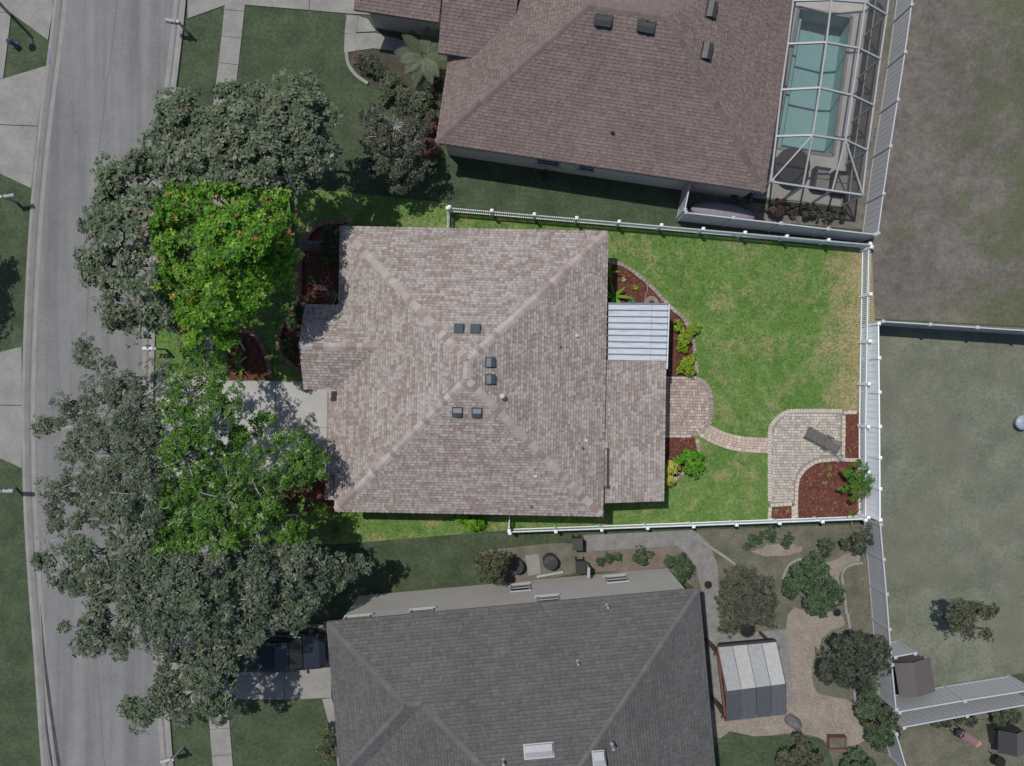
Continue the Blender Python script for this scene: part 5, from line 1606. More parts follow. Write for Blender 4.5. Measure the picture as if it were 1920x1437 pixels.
# long-bladed plants ---------------------------------------------------------------
def blades(c, n, length, width, rise, droop, tones, seed, lo=0.0, hi=6.283):
    rnd = random.Random(seed)
    mb = MB()
    for k in range(n):
        a = lo + (hi - lo) * (k + rnd.uniform(-0.3, 0.3)) / n
        L_ = length * rnd.uniform(0.7, 1.1)
        d = Vector((math.cos(a), math.sin(a), 0)); s_ = Vector((-d.y, d.x, 0))
        col = A(*rnd.choice(tones))
        pts = []
        r_ = rise * rnd.uniform(0.6, 1.3)
        for t_ in (0.0, 0.3, 0.65, 1.0):
            p = c + d * (L_ * t_) + Vector((0, 0, r_ * t_ * 1.8 - droop * t_ * t_ * L_))
            w = width * (0.5 + 1.2 * t_ if t_ < 0.4 else max(0.04, 1.45 * (1 - t_) + 0.04))
            pts += [p - s_ * w / 2, p + s_ * w / 2 + Vector((0, 0, 0.15 * width))]
        mb.add(pts, [(0, 1, 3, 2), (2, 3, 5, 4), (4, 5, 7, 6)], col)
    return mb
LEAFM = M["leaf"]
def spiky(label, px, n, length, width, rise, droop, tones, seed, z=0.05, group=None, cat="plant", name="spiky_plant"):
    c = P(*px)
    t = thing(name, label, cat, c, group)
    obj("leaves", blades(c + Vector((0, 0, z)), n, length, width, rise, droop, tones, seed), LEAFM, parent=t)
    obj("stem", MB().tube([c, c + Vector((0, 0, z + 0.05))], [0.05, 0.04], 6), M["bark"], parent=t)
    return t
YU = [(96, 128, 56), (124, 150, 80), (70, 104, 40)]
YL = [(130, 170, 50), (160, 190, 80), (100, 150, 40)]
spiky("spiky yucca in the dark front bed near the maple trunk", (608, 488), 16, .55, .05, .2, .25, YU, 1)
spiky("smaller spiky plant in the front bed below the yucca", (586, 525), 12, .38, .06, .15, .25, [(90, 120, 50)], 2)
spiky("spiky plant beside the roof edge in the front bed", (628, 487), 14, .5, .05, .3, .2, YU, 3)
spiky("bright yellow-green blade plant under the roof's southwest corner", (656, 972), 14, .6, .06, .3, .3, YL, 4, group="fan plants by the southwest corner")
spiky("fan-leaved palm at the roof's southwest corner by the garage", (612, 952), 18, .7, .06, .4, .25, [(120, 160, 40), (96, 140, 30)], 5, 0.3, group="fan plants by the southwest corner")
spiky("fan-leaved palm in the shade just below the roof corner", (632, 990), 18, .6, .055, .3, .3, [(84, 120, 44), (104, 140, 60)], 6, 0.2, group="fan plants by the southwest corner")
spiky("small fan palm left of the garage's south corner", (595, 946), 16, .5, .05, .3, .3, [(100, 130, 60), (126, 150, 90)], 7, 0.25, group="fan plants by the southwest corner")
# big-leaved gingers in the curved bed
spiky("large-leaved banana plant beside the roof in the curved bed", (1150, 556), 7, 1.0, .2, .45, .25, [(112, 176, 40), (90, 150, 30), (150, 190, 70)], 8, .2)
spiky("upright banana plant where the curved bed starts at the roof", (1140, 512), 5, .75, .17, .5, .3, [(112, 176, 40), (140, 184, 60)], 9, .2)
spiky("little pale plant in the middle of the curved bed", (1168, 525), 6, .22, .09, .1, .2, [(200, 210, 180), (150, 180, 120)], 10, .04)
spiky("lime rosette plant right of the banana in the curved bed", (1190, 540), 9, .22, .1, .12, .2, [(180, 200, 50), (150, 180, 40)], 11, .08)
spiky("pale green plant beside the white patio cover's north edge", (1181, 563), 8, .28, .1, .15, .2, [(170, 190, 140), (120, 160, 80)], 12, .06)
spiky("small green sprout in the mulch between the lime shrub and the patio cover", (1268, 692), 7, .18, .07, .08, .2, [(90, 150, 40)], 13, .03)
for k_, (u, v, lb) in enumerate(((1454, 958, "yellow sprig at the left of the small square mulch bed"), (1475, 957, "yellow sprig at the right of the small square mulch bed"),
                                 (1555, 877, "pale sprig near the bucket in the corner mulch bed"), (1553, 890, "pale sprig in the middle of the corner mulch bed"), (1545, 905, "small split-leaf sprig low in the corner mulch bed"))):
    spiky(lb, (u, v), 6, .2, .05, .06, .2, [(190, 190, 60), (150, 176, 60)] if k_ < 2 else [(170, 180, 110), (140, 160, 90)], 20 + k_, .03, group="sprigs in the mulch")
spiky("tall strap-leaved plant by the corner of the east and south fences", (1590, 965), 5, .7, .08, .6, .4, [(120, 160, 50), (150, 180, 80)], 31, .05)
spiky("leafy green plant at the left of the bed beside the driveway", (447, 672), 8, .5, .14, .25, .3, [(96, 146, 50), (120, 166, 70)], 41, .08, group="plants in the driveway bed")
spiky("leafy green plant low in the bed beside the driveway", (452, 694), 8, .5, .14, .25, .3, [(88, 138, 46), (112, 158, 66)], 42, .08, group="plants in the driveway bed")
for u_, v_, a_, lb_ in ((456, 650, -1.0, "pale weathered log upper in the bed beside the driveway"), (455, 676, .6, "pale weathered log lower in the bed beside the driveway")):
    q_ = P(u_, v_) + Vector((0, 0, .1)); d_ = Vector((math.cos(a_), math.sin(a_), 0)) * .3
    obj("log", MB().tube([q_ - d_, q_ - d_ * .3 + Vector((.01, .01, .01)), q_ + d_], [.055, .062, .05], 10), M["bark_pale"], org=q_, label=lb_, cat="log", group="logs in the driveway bed")
# bare stems in the front bed
bs_ = P(632, 552)
bare = thing("bare_shrub", "leafless pale-stemmed shrub against the wall in the front bed", "shrub", bs_)
mb = MB()
for k_ in range(11):
    a = math.pi * (0.62 + 0.1 * k_) + random.uniform(-.1, .1)
    L_ = random.uniform(.7, 1.5)
    d = Vector((math.cos(a), math.sin(a), 0))
    mb.tube([bs_, bs_ + d * L_ * .5 + Vector((0, 0, .5)), bs_ + d * L_ + Vector((random.uniform(-.1, .1), random.uniform(-.1, .1), .75))], [.02, .014, .006], 5)
    mb.tube([bs_ + d * L_ * .5 + Vector((0, 0, .5)), bs_ + d * L_ * .85 + Vector((.2 * d.y, .25, .7))], [.01, .004], 4)
obj("branches", mb, M["bark_pale"], parent=bare)

# palm with feathered fronds
def palm(label, px, z, n, L_, tones, seed):
    c = P(*px)
    rnd = random.Random(seed)
    t = thing("palm", label, "palm", c)
    obj("trunk", MB().tube([c, c + Vector((0, 0, z))], [.16, .13], 10), M["bark"], parent=t)
    for k in range(n):
        a = 6.283 * k / n + rnd.uniform(-.15, .15)
        d = Vector((math.cos(a), math.sin(a), 0)); s_ = Vector((-d.y, d.x, 0))
        LL = L_ * rnd.uniform(.85, 1.1)
        r_ = rnd.uniform(.4, .9)
        f = lambda t_: c + d * (LL * t_) + Vector((0, 0, z + r_ * t_ * 1.3 - 0.95 * t_ * t_ * LL * .55))
        mb = MB()
        col = A(*rnd.choice(tones))
        mb.tube([f(0), f(.35), f(.7), f(1)], [.022, .018, .012, .005], 5, col=A(120, 124, 92))
        for j in range(4, 40):
            tt = j / 40
            for sg in (-1, 1):
                ln = .32 * math.sin(math.pi * min(.97, tt * .85 + .16)) + .05
                b = f(tt); e = b + s_ * (sg * ln) + d * (ln * .55) + Vector((0, 0, -.08 * ln + .03))
                w = d * .009
                mb.add([b - w, b + w, e.lerp(b, .4) + w * 1.4, e, e.lerp(b, .4) - w * 1.2], [(0, 1, 2, 3, 4)], tuple(x * rnd.uniform(.85, 1.15) for x in col))
        obj("frond", mb, LEAFM, parent=t)
    return t
palm("feathery dull green palm by the north house's entry", (800, 124), 1.2, 13, 1.55, [(104, 122, 88), (88, 108, 74), (118, 132, 100)], 3)

# ================================================================ SMALL THINGS
def mailbox(label, px, rz):
    c = P(*px)
    t = thing("mailbox", label, "mailbox", c, "mailboxes along the street")
    d = Vector((math.cos(rz), math.sin(rz), 0))
    obj("post", MB().box(c, .1, .1, 1.25, rz), M["white_dull"], parent=t)
    obj("arm", MB().beam(c + Vector((0, 0, .98)), c + d * .62 + Vector((0, 0, .98)), .09, .09), M["white_dull"], parent=t)
    mb = MB()
    s_ = Vector((-d.y, d.x, 0))
    V = []
    for q in (c + d * .12, c + d * .68):
        for x, z in ((-.1, 1.03), (.1, 1.03), (.1, 1.18), (.07, 1.25), (0, 1.28), (-.07, 1.25), (-.1, 1.18)):
            V.append(q + s_ * x + Vector((0, 0, z)))
    mb.add(V, [(6, 5, 4, 3, 2, 1, 0), tuple(range(7, 14))] + [(i, (i + 1) % 7, 7 + (i + 1) % 7, 7 + i) for i in range(7)])
    b = obj("box", mb, M["white_metal"] if "lot" in label else M["white_dull"], parent=t)
    obj("flag", MB().beam(c + d * .3 + s_ * .115 + Vector((0, 0, 1.12)), c + d * .3 + s_ * .115 + Vector((0, 0, 1.34)), .02, .06), M["pink"], parent=b)
    obj("post_cap", MB().box(c + Vector((0, 0, 1.252)), .14, .14, .04, rz), M["white_dull"], parent=t)
    return t
mailbox("white mailbox on a post at the top verge by the north driveway", (353, 62), math.radians(170))
mailbox("white mailbox at the kerb in front of the lot, between maple and oak", (312, 656), math.radians(180))
mailbox("white mailbox across the street at the left edge, upper", (32, 380), math.radians(8))
mailbox("white mailbox across the street at the left edge, lower", (30, 915), math.radians(0))
mailbox("white mailbox at the bottom verge beside the south sidewalk", (344, 1402), math.radians(195))
# hydrant
hy = P(30, 86)
t = thing("fire_hydrant", "blue fire hydrant on the grass triangle at top left", "hydrant", hy)
obj("barrel", MB().lathe(hy, [(.17, 0), (.17, .06), (.11, .07), (.11, .5), (.15, .51), (.15, .56), (.13, .62), (.07, .7), (.03, .72)], 16), M["hydrant_blue"], parent=t, smooth=False)
obj("cap_nut", MB().lathe(hy + Vector((0, 0, .722)), [(.03, 0), (.03, .05)], 6), M["hydrant_blue"], parent=t)
for a in (0, math.pi, math.pi / 2):
    d = Vector((math.cos(a), math.sin(a), 0))
    obj("outlet", MB().tube([hy + d * .1 + Vector((0, 0, .4)), hy + d * .19 + Vector((0, 0, .4))], [.055, .06], 10), M["hydrant_blue"], parent=t)
# street lamp whose shadow crosses the grass triangle
lp = P(-9, -2)
t = thing("street_lamp", "street lamp just past the left edge, its shadow on the grass triangle", "lamp", lp)
LZ = 6.6
obj("pole", MB().tube([lp, lp + Vector((0, 0, LZ * .75)), lp + Vector((0, 0, LZ))], [.09, .07, .06], 10), M["white_dull"], parent=t)
obj("arm", MB().tube([lp + Vector((0, 0, LZ - .3)), lp + Vector((.05, -.25, LZ - .02)), lp + Vector((.0, -.5, LZ))], [.04, .035, .03], 8), M["white_dull"], parent=t)
obj("lamp_head", MB().lathe(lp + Vector((0, -.55, LZ - .2)), [(.05, 0), (.2, .05), (.22, .16), (.15, .24), (.04, .28)], 14), M["black"], parent=t)

# sun lounger on the corner patio: frame, mesh bed in two leaves, legs
def lounger(label, c, rz):
    t = thing("sun_lounger", label, "sun lounger", c)
    ca, sa = math.cos(rz), math.sin(rz)
    L_ = lambda x, y, z: Vector((c.x + .92 * (x * ca - y * sa), c.y + .92 * (x * sa + y * ca), z))
    mesh_m, nt, bs, N, Lk = nodes("black_sling")
    bs.inputs["Base Color"].default_value = (*A(104, 103, 102), 1); bs.inputs["Roughness"].default_value = .8
    tr = N.new("ShaderNodeBsdfTransparent"); mx = N.new("ShaderNodeMixShader"); mx.inputs[0].default_value = .42
    Lk.new(tr.outputs[0], mx.inputs[1]); Lk.new(bs.outputs[0], mx.inputs[2]); Lk.new(mx.outputs[0], N["Material Output"].inputs[0])
    w = .33
    for y in (-w, w):
        obj("side_rail", MB().tube([L_(-.98, y, .34), L_(.38, y, .34), L_(.46, y, .34)], .022, 8), M["black"], parent=t)
        obj("back_rail", MB().tube([L_(.40, y, .36), L_(.95, y * .96, .74)], .018, 8), M["black"], parent=t)
        for x in (-.85, .35):
            obj("leg", MB().tube([L_(x, y, .33), L_(x + (.08 if x > 0 else -.05), y * 1.04, .055)], .02, 8), M["black"], parent=t)
        obj("armrest", MB().beam(L_(.05, y * 1.12, .55), L_(.5, y * 1.12, .56), .05, .025), M["black"], parent=t)
    for x, z, nme in ((-.98, .34, "foot_bar"), (.41, .345, "hinge_bar"), (.95, .74, "head_bar")):
        obj(nme, MB().tube([L_(x, -w, z), L_(x, w, z)], .022, 8), M["black"], parent=t)
    obj("seat_sling", MB().slab([L_(-.96, -w + .03, .335), L_(.38, -w + .03, .335), L_(.38, w - .03, .335), L_(-.96, w - .03, .335)], .006), mesh_m, parent=t)
    obj("back_sling", MB().slab([L_(.43, -w + .03, .375), L_(.93, -w + .04, .72), L_(.93, w - .04, .72), L_(.43, w - .03, .375)], .006), mesh_m, parent=t)
lounger("black mesh sun lounger on the paved corner patio", P(1536, 824), math.radians(-28))
bc = P(1572, 856)
t = thing("bucket", "small pale bucket at the corner of the paved patio", "bucket", bc)
mb = MB()
mb.lathe(bc + Vector((0, 0, .06)), [(.11, 0), (.15, .26), (.165, .27), (.165, .285), (.14, .285), (.10, .03)], 20)
obj("pail", mb, plain("pail_grey", A(186, 196, 192), .5), parent=t)
obj("lid_ring", MB().lathe(bc + Vector((0, 0, .2)), [(.06, 0), (.07, .01)], 14), plain("pail_green", A(150, 170, 160), .5), parent=t)
# coiled hose
hcx = P(1221, 569)
hm = MB()
pts = []
for k_ in range(5 * 20):
    a = 6.283 * k_ / 20
    r_ = .38 - .05 * (k_ / 20)
    pts.append(hcx + Vector((r_ * math.cos(a), r_ * math.sin(a), .06 + .012 * (k_ % 7) / 7 + .012 * (k_ // 20))))
hm.tube(pts, .013, 5)
hm.tube([hcx + Vector((-.38, .02, .06)), hcx + Vector((-.3, .5, .06)), P(1214, 545) + Vector((0, 0, .06)), P(1212, 532) + Vector((0, 0, .12))], .013, 5)
obj("garden_hose", hm, M["hose"], org=hcx, label="pale garden hose coiled in the curved bed above the patio cover", cat="hose", smooth=True)

# pergola with corrugated roof by the grey house
pg = thing("pergola", "red-brown timber pergola with a corrugated translucent gable roof", "pergola", P(1385, 1245))
feet = [P(1323, 1197), P(1425, 1186), P(1336, 1308), P(1438, 1296)]
PH = 2.25
for f_ in feet:
    obj("post", MB().box(f_, .13, .13, PH), M["wood_red"], parent=pg)
for a_, b_ in ((0, 1), (2, 3), (0, 2), (1, 3)):
    x_, y_ = feet[a_] + Vector((0, 0, PH + .07)), feet[b_] + Vector((0, 0, PH + .07))
    d = (y_ - x_).normalized()
    obj("beam", MB().beam(x_ - d * .2, y_ + d * .2, .1, .16), M["wood_red"], parent=pg)
NE_, NR_, NS_ = (P(1346, 1214, 2.5), P(1456, 1204, 2.5)), (P(1363, 1296, 3.1), P(1473, 1282, 3.1)), (P(1364, 1352, 2.5), P(1473, 1340, 2.5))
def corrugated(a0, a1, b0, b1, n, mat_list, nm):
    for k in range(n):
        p = [a0.lerp(a1, k / n + .004), a0.lerp(a1, (k + 1) / n - .004), b0.lerp(b1, (k + 1) / n - .004), b0.lerp(b1, k / n + .004)]
        mb = MB()
        m = 10
        for j in range(m):
            for s0, s1, h0, h1 in ((0, .5, 0, .03), (.5, 1, .03, 0)):
                t0_, t1_ = (j + s0) / m, (j + s1) / m
                u0, u1 = p[0].lerp(p[1], t0_), p[0].lerp(p[1], t1_)
                d0, d1 = p[3].lerp(p[2], t0_), p[3].lerp(p[2], t1_)
                mb.poly([u0 + Vector((0, 0, h0)), u1 + Vector((0, 0, h1)), d1 + Vector((0, 0, h1)), d0 + Vector((0, 0, h0))])
        obj(nm, mb, mat_list[k % len(mat_list)], parent=pg)
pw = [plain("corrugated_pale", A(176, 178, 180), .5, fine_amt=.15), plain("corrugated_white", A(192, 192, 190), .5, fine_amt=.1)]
pd = [plain("corrugated_slate", A(98, 102, 108), .5, fine_amt=.12), plain("corrugated_slate_light", A(106, 110, 115), .5, fine_amt=.12)]  # dark sheets, with the south slope's shade also put into the colour
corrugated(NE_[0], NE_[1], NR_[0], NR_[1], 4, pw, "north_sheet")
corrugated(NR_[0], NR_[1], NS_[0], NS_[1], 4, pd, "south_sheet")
obj("rafter", MB().beam(NE_[0] - Vector((0, 0, .08)), NR_[0] - Vector((0, 0, .08)), .09, .12), M["wood_red"], parent=pg)
obj("rafter", MB().beam(NE_[1] - Vector((0, 0, .08)), NR_[1] - Vector((0, 0, .08)), .09, .12), M["wood_red"], parent=pg)
obj("rafter", MB().beam(NS_[0] - Vector((0, 0, .08)), NR_[0] - Vector((0, 0, .08)), .09, .12), M["wood_red"], parent=pg)
obj("rafter", MB().beam(NS_[1] - Vector((0, 0, .08)), NR_[1] - Vector((0, 0, .08)), .09, .12), M["wood_red"], parent=pg)
obj("dark_beam", MB().beam(NE_[0] - Vector((0, 0, .06)), NE_[1] - Vector((0, 0, .06)), .22, .1), M["dark_cloth"], parent=pg)

# storage shed with a shallow gabled roof
sc_ = P(1690, 1252)
sd = thing("storage_shed", "small brown storage shed in the corner of the east yard", "shed", sc_)
rz = math.radians(9)
sx_, sy_ = Vector((math.cos(rz), math.sin(rz), 0)), Vector((-math.sin(rz), math.cos(rz), 0))
obj("wall", MB().box(sc_, 1.6, 1.5, 1.3, rz), M["wood_brown"], parent=sd)
for s_ in (-1, 1):
    r0, r1 = sc_ + sy_ * .9 - sx_ * .1 + Vector((0, 0, 1.6)), sc_ - sy_ * .9 - sx_ * .1 + Vector((0, 0, 1.6))
    e0, e1 = sc_ + sy_ * .9 + sx_ * (s_ * .95) + Vector((0, 0, 1.33)), sc_ - sy_ * .9 + sx_ * (s_ * .95) + Vector((0, 0, 1.33))
    obj("roof_board", MB().slab(ccw([r0, r1, e1, e0]), .05), M["wood_brown"], parent=sd)
obj("door", MB().beam(sc_ - sy_ * .77 - sx_ * .45 + Vector((0, 0, .62)), sc_ - sy_ * .77 + sx_ * .45 + Vector((0, 0, .62)), .04, 1.15), M["wood_red"], parent=sd)
for k_, (u, v) in enumerate(((1692, 1288), (1706, 1285))):
    q = P(u, v)
    t = thing("planter_pot", ["round black pot in front of the shed", "round grey pot in front of the shed, on the right"][k_], "pot", q)
    obj("pot", MB().lathe(q, [(.17, .01), (.24, .38), (.26, .4), (.22, .4), (.2, .3)], 16), M["tyre"] if k_ == 0 else M["vent_dull"], parent=t)
# pots, boulder, planter, conditioners, bin
for u, v, r_, lb in ((1397, 1176, .42, "black round planter under the olive tree near the pergola"), (1567, 1147, .2, "small dark pot at the edge of the feathery bush"), (1326, 1095, .2, "dark pot at the corner of the grey house by the path")):
    q = P(u, v)
    t = thing("planter_pot", lb, "pot", q)
    obj("pot", MB().lathe(q, [(r_ * .75, .012), (r_, r_ * .9), (r_ * 1.06, r_ * .95), (r_ * .85, r_ * .95), (r_ * .8, r_ * .7)], 20), M["black"], parent=t)
    obj("soil", MB().lathe(q + Vector((0, 0, r_ * .72)), [(r_ * .8, 0), (r_ * .5, .03)], 16), M["tyre"], parent=t)
def boulder(label, px, rx, ry, h, rz):
    c = P(*px)
    bm = bmesh.new()
    bmesh.ops.create_icosphere(bm, subdivisions=3, radius=1.0)
    for v in bm.verts:
        k = 1 + .16 * math.sin(3.1 * v.co.x + 1.3) * math.cos(2.3 * v.co.y) + random.uniform(-.05, .05)
        v.co = Vector((v.co.x * rx * k, v.co.y * ry * k, max(-.1, v.co.z * h * k)))
    me = bpy.data.meshes.new("boulder"); bm.to_mesh(me); bm.free(); me.materials.append(M["rock"])
    o = bpy.data.objects.new("boulder", me); COL.objects.link(o); o.location = c; o.rotation_euler = (0, 0, rz)
    return tag(o, label, "boulder")
boulder("large grey boulder at the edge of the gravel", (1486, 1352), .55, .34, .6, -.6)
pb_ = P(1566, 1388)
t = thing("timber_planter", "low square timber planter at the bottom of the gravel yard", "planter", pb_)
for dx, dy, sx, sy in ((0, .3, .95, .08), (0, -.3, .95, .08), (.435, 0, .08, .5), (-.435, 0, .08, .5)):
    obj("board", MB().box((pb_.x + dx, pb_.y + dy, .015), sx, sy, .4), M["wood_red"] if dx == 0 else M["terracotta"], parent=t)
obj("soil", MB().box((pb_.x, pb_.y, .015), .78, .5, .3), M["weeds"], parent=t)
for k_, (u, v, lb) in enumerate(((968, 1058, "round grey air conditioner half behind the conical tree"), (1031, 1050, "round grey air conditioner right of the small slab"))):
    q = P(u, v)
    t = thing("air_conditioner", lb, "air conditioner", q, "air conditioners beside the grey-roofed house")
    obj("casing", MB().lathe(q, [(.40, .012), (.40, .66), (.36, .7), (.30, .7), (.30, .64)], 24), M["vent_dull"], parent=t)
    obj("fan_guard", MB().lathe(q + Vector((0, 0, .655)), [(.29, 0), (.29, .02), (.06, .05)], 20), M["vent_dull"], parent=t)
    for j in range(4):
        a = j * math.pi / 2 + .5
        obj("fan_blade", MB().beam(q + Vector((0, 0, .715)), q + Vector((.25 * math.cos(a), .25 * math.sin(a), .712)), .13, .012), M["black"], parent=t)
    obj("pad", MB().box(q + Vector((0, 0, .009)), 1.0, 1.0, .03), M["dull_concrete"], parent=t) if False else None
sheet("equipment_slab", [(985, 1042), (1010, 1038), (1014, 1076), (990, 1080)], 0.03, M["dull_concrete"])
obj("timber_edging", MB().beam(P(1006, 1081) + Vector((0, 0, .05)), P(1056, 1072) + Vector((0, 0, .05)), .12, .1), M["white_dull"], org=P(1030, 1077), label="pale timber edging lying below the right air conditioner", cat="edging")
def bin_(label, px, mat):
    c = P(*px)
    t = thing("wheelie_bin", label, "bin", c)
    mb = MB()
    lo = [(-.24, -.28), (.24, -.28), (.24, .28), (-.24, .28)]
    mb.add([(c.x + x * .85, c.y + y * .85, .05) for x, y in lo] + [(c.x + x, c.y + y, .92) for x, y in lo], [(0, 3, 2, 1), (4, 5, 6, 7)] + [(i, (i + 1) % 4, 4 + (i + 1) % 4, 4 + i) for i in range(4)])
    obj("body", mb, mat, parent=t)
    obj("lid", MB().box(c + Vector((0, 0, .925)), .54, .64, .06), mat, parent=t)
    for s_ in (-1, 1):
        obj("wheel", MB().tube([c + Vector((s_ * .18, .27, .1)), c + Vector((s_ * .23, .27, .1))], .1, 12), M["tyre"], parent=t)
bin_("dark wheelie bin against the white post beside the grey house", (1086, 1056), M["dark_cloth"])
bin_("dark wheelie bin at the corner of the stone path near the lot's fence", (1080, 1014), M["vent_dull"])
wp = P(1099, 1062)
obj("white_post", MB().box(wp, .1, .5, 1.3).box(wp + Vector((0, 0, 1.3)), .14, .54, .05), M["white_dull"], org=wp, label="narrow white gate panel right of the dark bin", cat="gate")
# curbing of the south yard
for nm, px in (("garden_edging", [(1466, 1085), (1476, 1062), (1492, 1050), (1512, 1046)]), ("garden_edging", [(1586, 1150), (1580, 1100), (1578, 1075), (1590, 1060), (1616, 1055)]), ("garden_edging", [(1305, 1000), (1320, 1018), (1350, 1038), (1378, 1058)]), ("garden_edging", [(1594, 1190), (1588, 1150)]), ("garden_edging", [(1600, 1260), (1602, 1330)])):
    ln = [P(p.x, p.y) for p in catmull(px, 6)]
    mb = MB()
    for a_, b_ in zip(ln, ln[1:]): mb.beam(a_ + Vector((0, 0, .05)), b_ + Vector((0, 0, .05)), .14, .1)
    LB = {1466: "curved concrete edging round the feathery bush", 1586: "curved concrete edging between the gravel and the east fence", 1305: "pale concrete edging running diagonally from the path", 1594: "short straight concrete edging by the small dark pot", 1600: "straight concrete edging beside the tall sprouting shrub"}
    obj(nm, mb, M["dull_concrete"], org=ln[0], label=LB[px[0][0]], cat="edging")
# toys in the weedy yard
q = P(1790, 1366)
t = thing("toy_slide", "faded pink toy slide with a dark ladder end in the weedy yard", "slide", q)
q2 = P(1830, 1392)
obj("chute", MB().beam(q + Vector((0, 0, .6)), q2 + Vector((0, 0, .12)), .4, .05), M["pink"], parent=t)
d_, _ = dir2(q, q2); n_ = Vector((-d_.y, d_.x, 0))
for s_ in (-1, 1):
    obj("chute_side", MB().beam(q + n_ * s_ * .21 + Vector((0, 0, .66)), q2 + n_ * s_ * .21 + Vector((0, 0, .18)), .03, .14), M["pink"], parent=t)
    obj("ladder_leg", MB().beam(q - d_ * .2 + n_ * s_ * .2 + Vector((0, 0, .01)), q + n_ * s_ * .2 + Vector((0, 0, .75)), .06, .06), M["black"], parent=t)
obj("platform", MB().box(q + Vector((-.05, 0, .55)), .4, .4, .05), M["black"], parent=t)
obj("runout", MB().box(q2 + Vector((0, 0, .01)), .36, .36, .13, .6), M["tan"], parent=t)
q = P(1872, 1372)
t = thing("playhouse", "small dark grey playhouse at the bottom right beside the fence", "playhouse", q)
obj("wall", MB().box(q, 1.2, 1.0, 1.1, .15), M["vent_dull"], parent=t)
for s_ in (-1, 1):
    a0, a1 = q + Vector((-.02, -.6, 1.5)), q + Vector((-.02, .6, 1.5))
    b0, b1 = q + Vector((s_ * .75, -.6, 1.1)), q + Vector((s_ * .75, .6, 1.1))
    obj("roof_panel", MB().slab(ccw([a0, a1, b1, b0]), .04), M["black"] if s_ < 0 else M["wood_brown"], parent=t)
obj("door", MB().beam(q + Vector((-.2, -.56, .45)), q + Vector((.2, -.52, .45)), .03, .85), M["hydrant_blue"], parent=t)
q = P(1858, 1416)
t = thing("kettle_grill", "black round grill at the bottom right corner", "grill", q)
obj("bowl", MB().lathe(q + Vector((0, 0, .45)), [(.06, 0), (.24, .1), (.3, .25), (.29, .32), (.18, .45), (.03, .5)], 18), M["tyre"], parent=t, smooth=True)
for j in range(3):
    a = j * 2.094
    obj("leg", MB().tube([q + Vector((.16 * math.cos(a), .16 * math.sin(a), .52)), q + Vector((.3 * math.cos(a), .3 * math.sin(a), .01))], .02, 6), M["black"], parent=t)
q = P(1909, 792)
t = thing("plastic_tub", "pale blue-grey domed tub at the right edge of the east yard", "tub", q)
obj("basin", MB().lathe(q, [(.30, .01), (.38, .3), (.40, .32), (.40, .35)], 24), M["white_dull"], parent=t)
obj("lid", MB().lathe(q + Vector((0, 0, .352)), [(.41, 0), (.40, .05), (.30, .12), (.14, .16), (.03, .17)], 24), M["tub"], parent=t, smooth=True)
obj("handle", MB().tube([q + Vector((-.08, 0, .52)), q + Vector((-.04, 0, .57)), q + Vector((.04, 0, .57)), q + Vector((.08, 0, .52))], .015, 6), M["hydrant_blue"], parent=t)

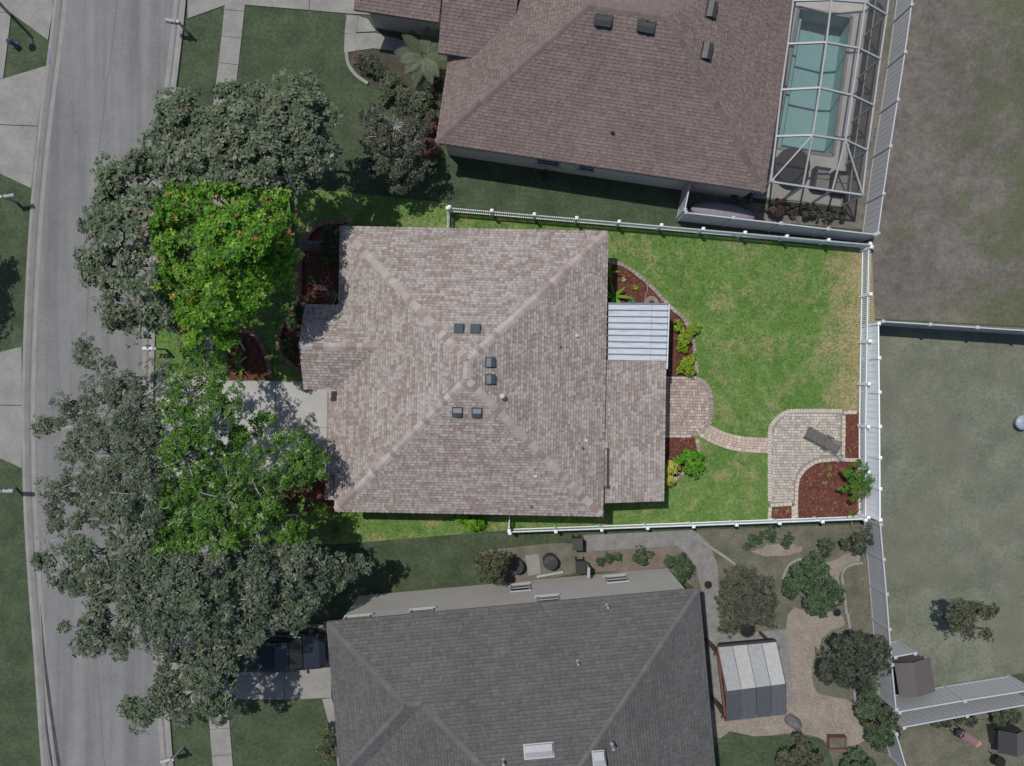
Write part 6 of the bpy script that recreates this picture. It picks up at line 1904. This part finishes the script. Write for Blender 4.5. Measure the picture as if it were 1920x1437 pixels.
# parked pickup under the oak ---------------------------------------------------------
def pickup(label, c, rz):
    t = thing("pickup_truck", label, "truck", c)
    ca, sa = math.cos(rz), math.sin(rz)
    L_ = lambda x, y, z: Vector((c.x + x * ca - y * sa, c.y + x * sa + y * ca, z + .045))
    def loft(secs):
        """secs: x, half width, z low, z high, roundness"""
        V, Fs = [], []
        for x, w, z0, z1, r in secs:
            V += [L_(x, -w + .04, z0), L_(x, -w, z0 + .1), L_(x, -w, z1 - r), L_(x, -w + r, z1), L_(x, w - r, z1), L_(x, w, z1 - r), L_(x, w, z0 + .1), L_(x, w - .04, z0)]
        for i in range(len(secs) - 1):
            for k in range(8):
                Fs.append((i * 8 + k, i * 8 + (k + 1) % 8, (i + 1) * 8 + (k + 1) % 8, (i + 1) * 8 + k))
        Fs += [tuple(range(7, -1, -1)), tuple(range((len(secs) - 1) * 8, len(secs) * 8))]
        return MB().add(V, Fs)
    obj("body", loft([(-2.55, .86, .45, .95, .06), (-2.45, .93, .4, 1.02, .05), (-.6, .95, .38, 1.04, .05), (1.0, .95, .38, 1.06, .08), (2.2, .92, .4, 1.02, .12), (2.5, .82, .45, .9, .15)]), M["navy"], parent=t, smooth=False)
    cab = obj("cab", loft([(-.75, .84, 1.0, 1.1, .05), (-.6, .78, 1.0, 1.7, .1), (.1, .76, 1.0, 1.78, .12), (.75, .74, 1.0, 1.72, .12), (1.35, .8, 1.0, 1.12, .06)]), M["navy"], parent=t)
    obj("windscreen", MB().poly([L_(.82, -.66, 1.69), L_(1.33, -.74, 1.15), L_(1.33, .74, 1.15), L_(.82, .66, 1.69)]), M["glass"], parent=cab)
    obj("rear_window", MB().poly([L_(-.63, .62, 1.6), L_(-.755, .7, 1.16), L_(-.755, -.7, 1.16), L_(-.63, -.62, 1.6)]), M["glass"], parent=cab)
    for s_ in (-1, 1):
        obj("side_window", MB().poly([L_(-.5, s_ * .845, 1.14), L_(1.0, s_ * .845, 1.14), L_(.7, s_ * .80, 1.56), L_(-.5, s_ * .80, 1.58)][::s_]), M["glass"], parent=cab)
        obj("mirror", MB().box(L_(.95, s_ * 1.02, 1.08), .12, .16, .14, rz), M["navy"], parent=t)
        obj("headlight", MB().box(L_(2.46, s_ * .62, .68), .1, .28, .14, rz), M["white_dull"], parent=t)
        obj("tail_light", MB().box(L_(-2.54, s_ * .78, .7), .06, .12, .24, rz), M["pink"], parent=t)
        for x in (-1.6, 1.6):
            a_, b_ = L_(x, s_ * .72, .36), L_(x, s_ * .97, .36)
            wh = obj("wheel", MB().tube([a_, b_], .36, 18), M["tyre"], parent=t)
            obj("rim", MB().tube([L_(x, s_ * .95, .36), L_(x, s_ * .985, .36)], .2, 14), M["vent_dull"], parent=wh)
    obj("bed_cover", MB().slab([L_(-2.38, -.8, 1.06), L_(-.8, -.8, 1.06), L_(-.8, .8, 1.06), L_(-2.38, .8, 1.06)], .03), M["black"], parent=t)
    return t
pickup("dark navy pickup parked under the oak in the south driveway", P(532, 1212), math.radians(2))

# ================================================================ GRASS BLADES ON THE LOT
def px_poly(px): return [(P(u, v).x, P(u, v).y) for u, v in px]
KEEP = px_poly([(298, 342), (640, 362), (836, 383), (848, 397), (1610, 463), (1612, 772), (1582, 768), (1492, 766), (1468, 770), (1446, 790), (1438, 815), (1438, 974), (958, 992), (640, 1016), (306, 1026), (294, 760), (292, 520)])
HOLES = [px_poly(q) for q in (
    [(640, 440), (1120, 450), (1112, 950), (632, 945)], [(p.x, p.y) for p in catmull([(1120, 482), (1140, 486), (1174, 495), (1218, 528), (1257, 568), (1290, 598), (1306, 643), (1312, 704)], 4)] + [(1330, 720), (1341, 745), (1340, 785), (1332, 800), (1360, 812), (1395, 819), (1442, 821), (1442, 851), (1390, 848), (1350, 838), (1316, 820), (1316, 846), (1306, 872), (1276, 898), (1258, 908), (1120, 908)],
    [(p.x, p.y) for p in catmull([(650, 413), (620, 412), (594, 419), (575, 436), (563, 466), (558, 500), (557, 545), (543, 583), (524, 606), (518, 640), (529, 674), (549, 693), (572, 705)], 4)] + [(660, 705)],
    [(450, 615), (480, 624), (498, 648), (509, 680), (514, 716), (425, 716), (420, 636)], [(288, 680), (360, 708), (645, 712), (645, 896), (362, 892), (288, 914)], [(525, 890), (650, 888), (650, 965), (536, 968)])]
n_try = 70000
gx = RNG.uniform(P(290, 0).x, P(1614, 0).x, n_try); gy = RNG.uniform(P(0, 1028).y, P(0, 340).y, n_try)
ok = in_poly_np(gx, gy, KEEP)
for h_ in HOLES: ok &= ~in_poly_np(gx, gy, h_)
gx, gy = gx[ok], gy[ok]
gn = len(gx)
cen = np.stack([gx, gy, np.full(gn, 0.018)], 1)
nrm_ = np.stack([RNG.normal(0, .25, gn), RNG.normal(0, .25, gn), np.ones(gn)], 1)
gcol = pick([((118, 154, 80), 5), ((104, 140, 68), 4), ((142, 166, 104), 2.5), ((174, 168, 128), 0.9)], gn)
near = np.clip((gx - 16.6) / 2.2, 0, 1) > RNG.uniform(0.1, 1.1, gn)
gcol[near] = pick([((178, 166, 124), 4), ((158, 148, 106), 3), ((134, 158, 86), 1.5)], int(near.sum()))
V, Fq, C = rosettes(cen, nrm_, RNG.uniform(.035, .085, gn), gcol, 4, 0.28, (0.35, 1.1))
o = bpy.data.objects.new("grass", np_mesh("grass", V, Fq, C, M["leaf"]))
COL.objects.link(o)
tag(o, "short green lawn grass of the bright lot, dry along the east fence", "grass", kind="stuff")
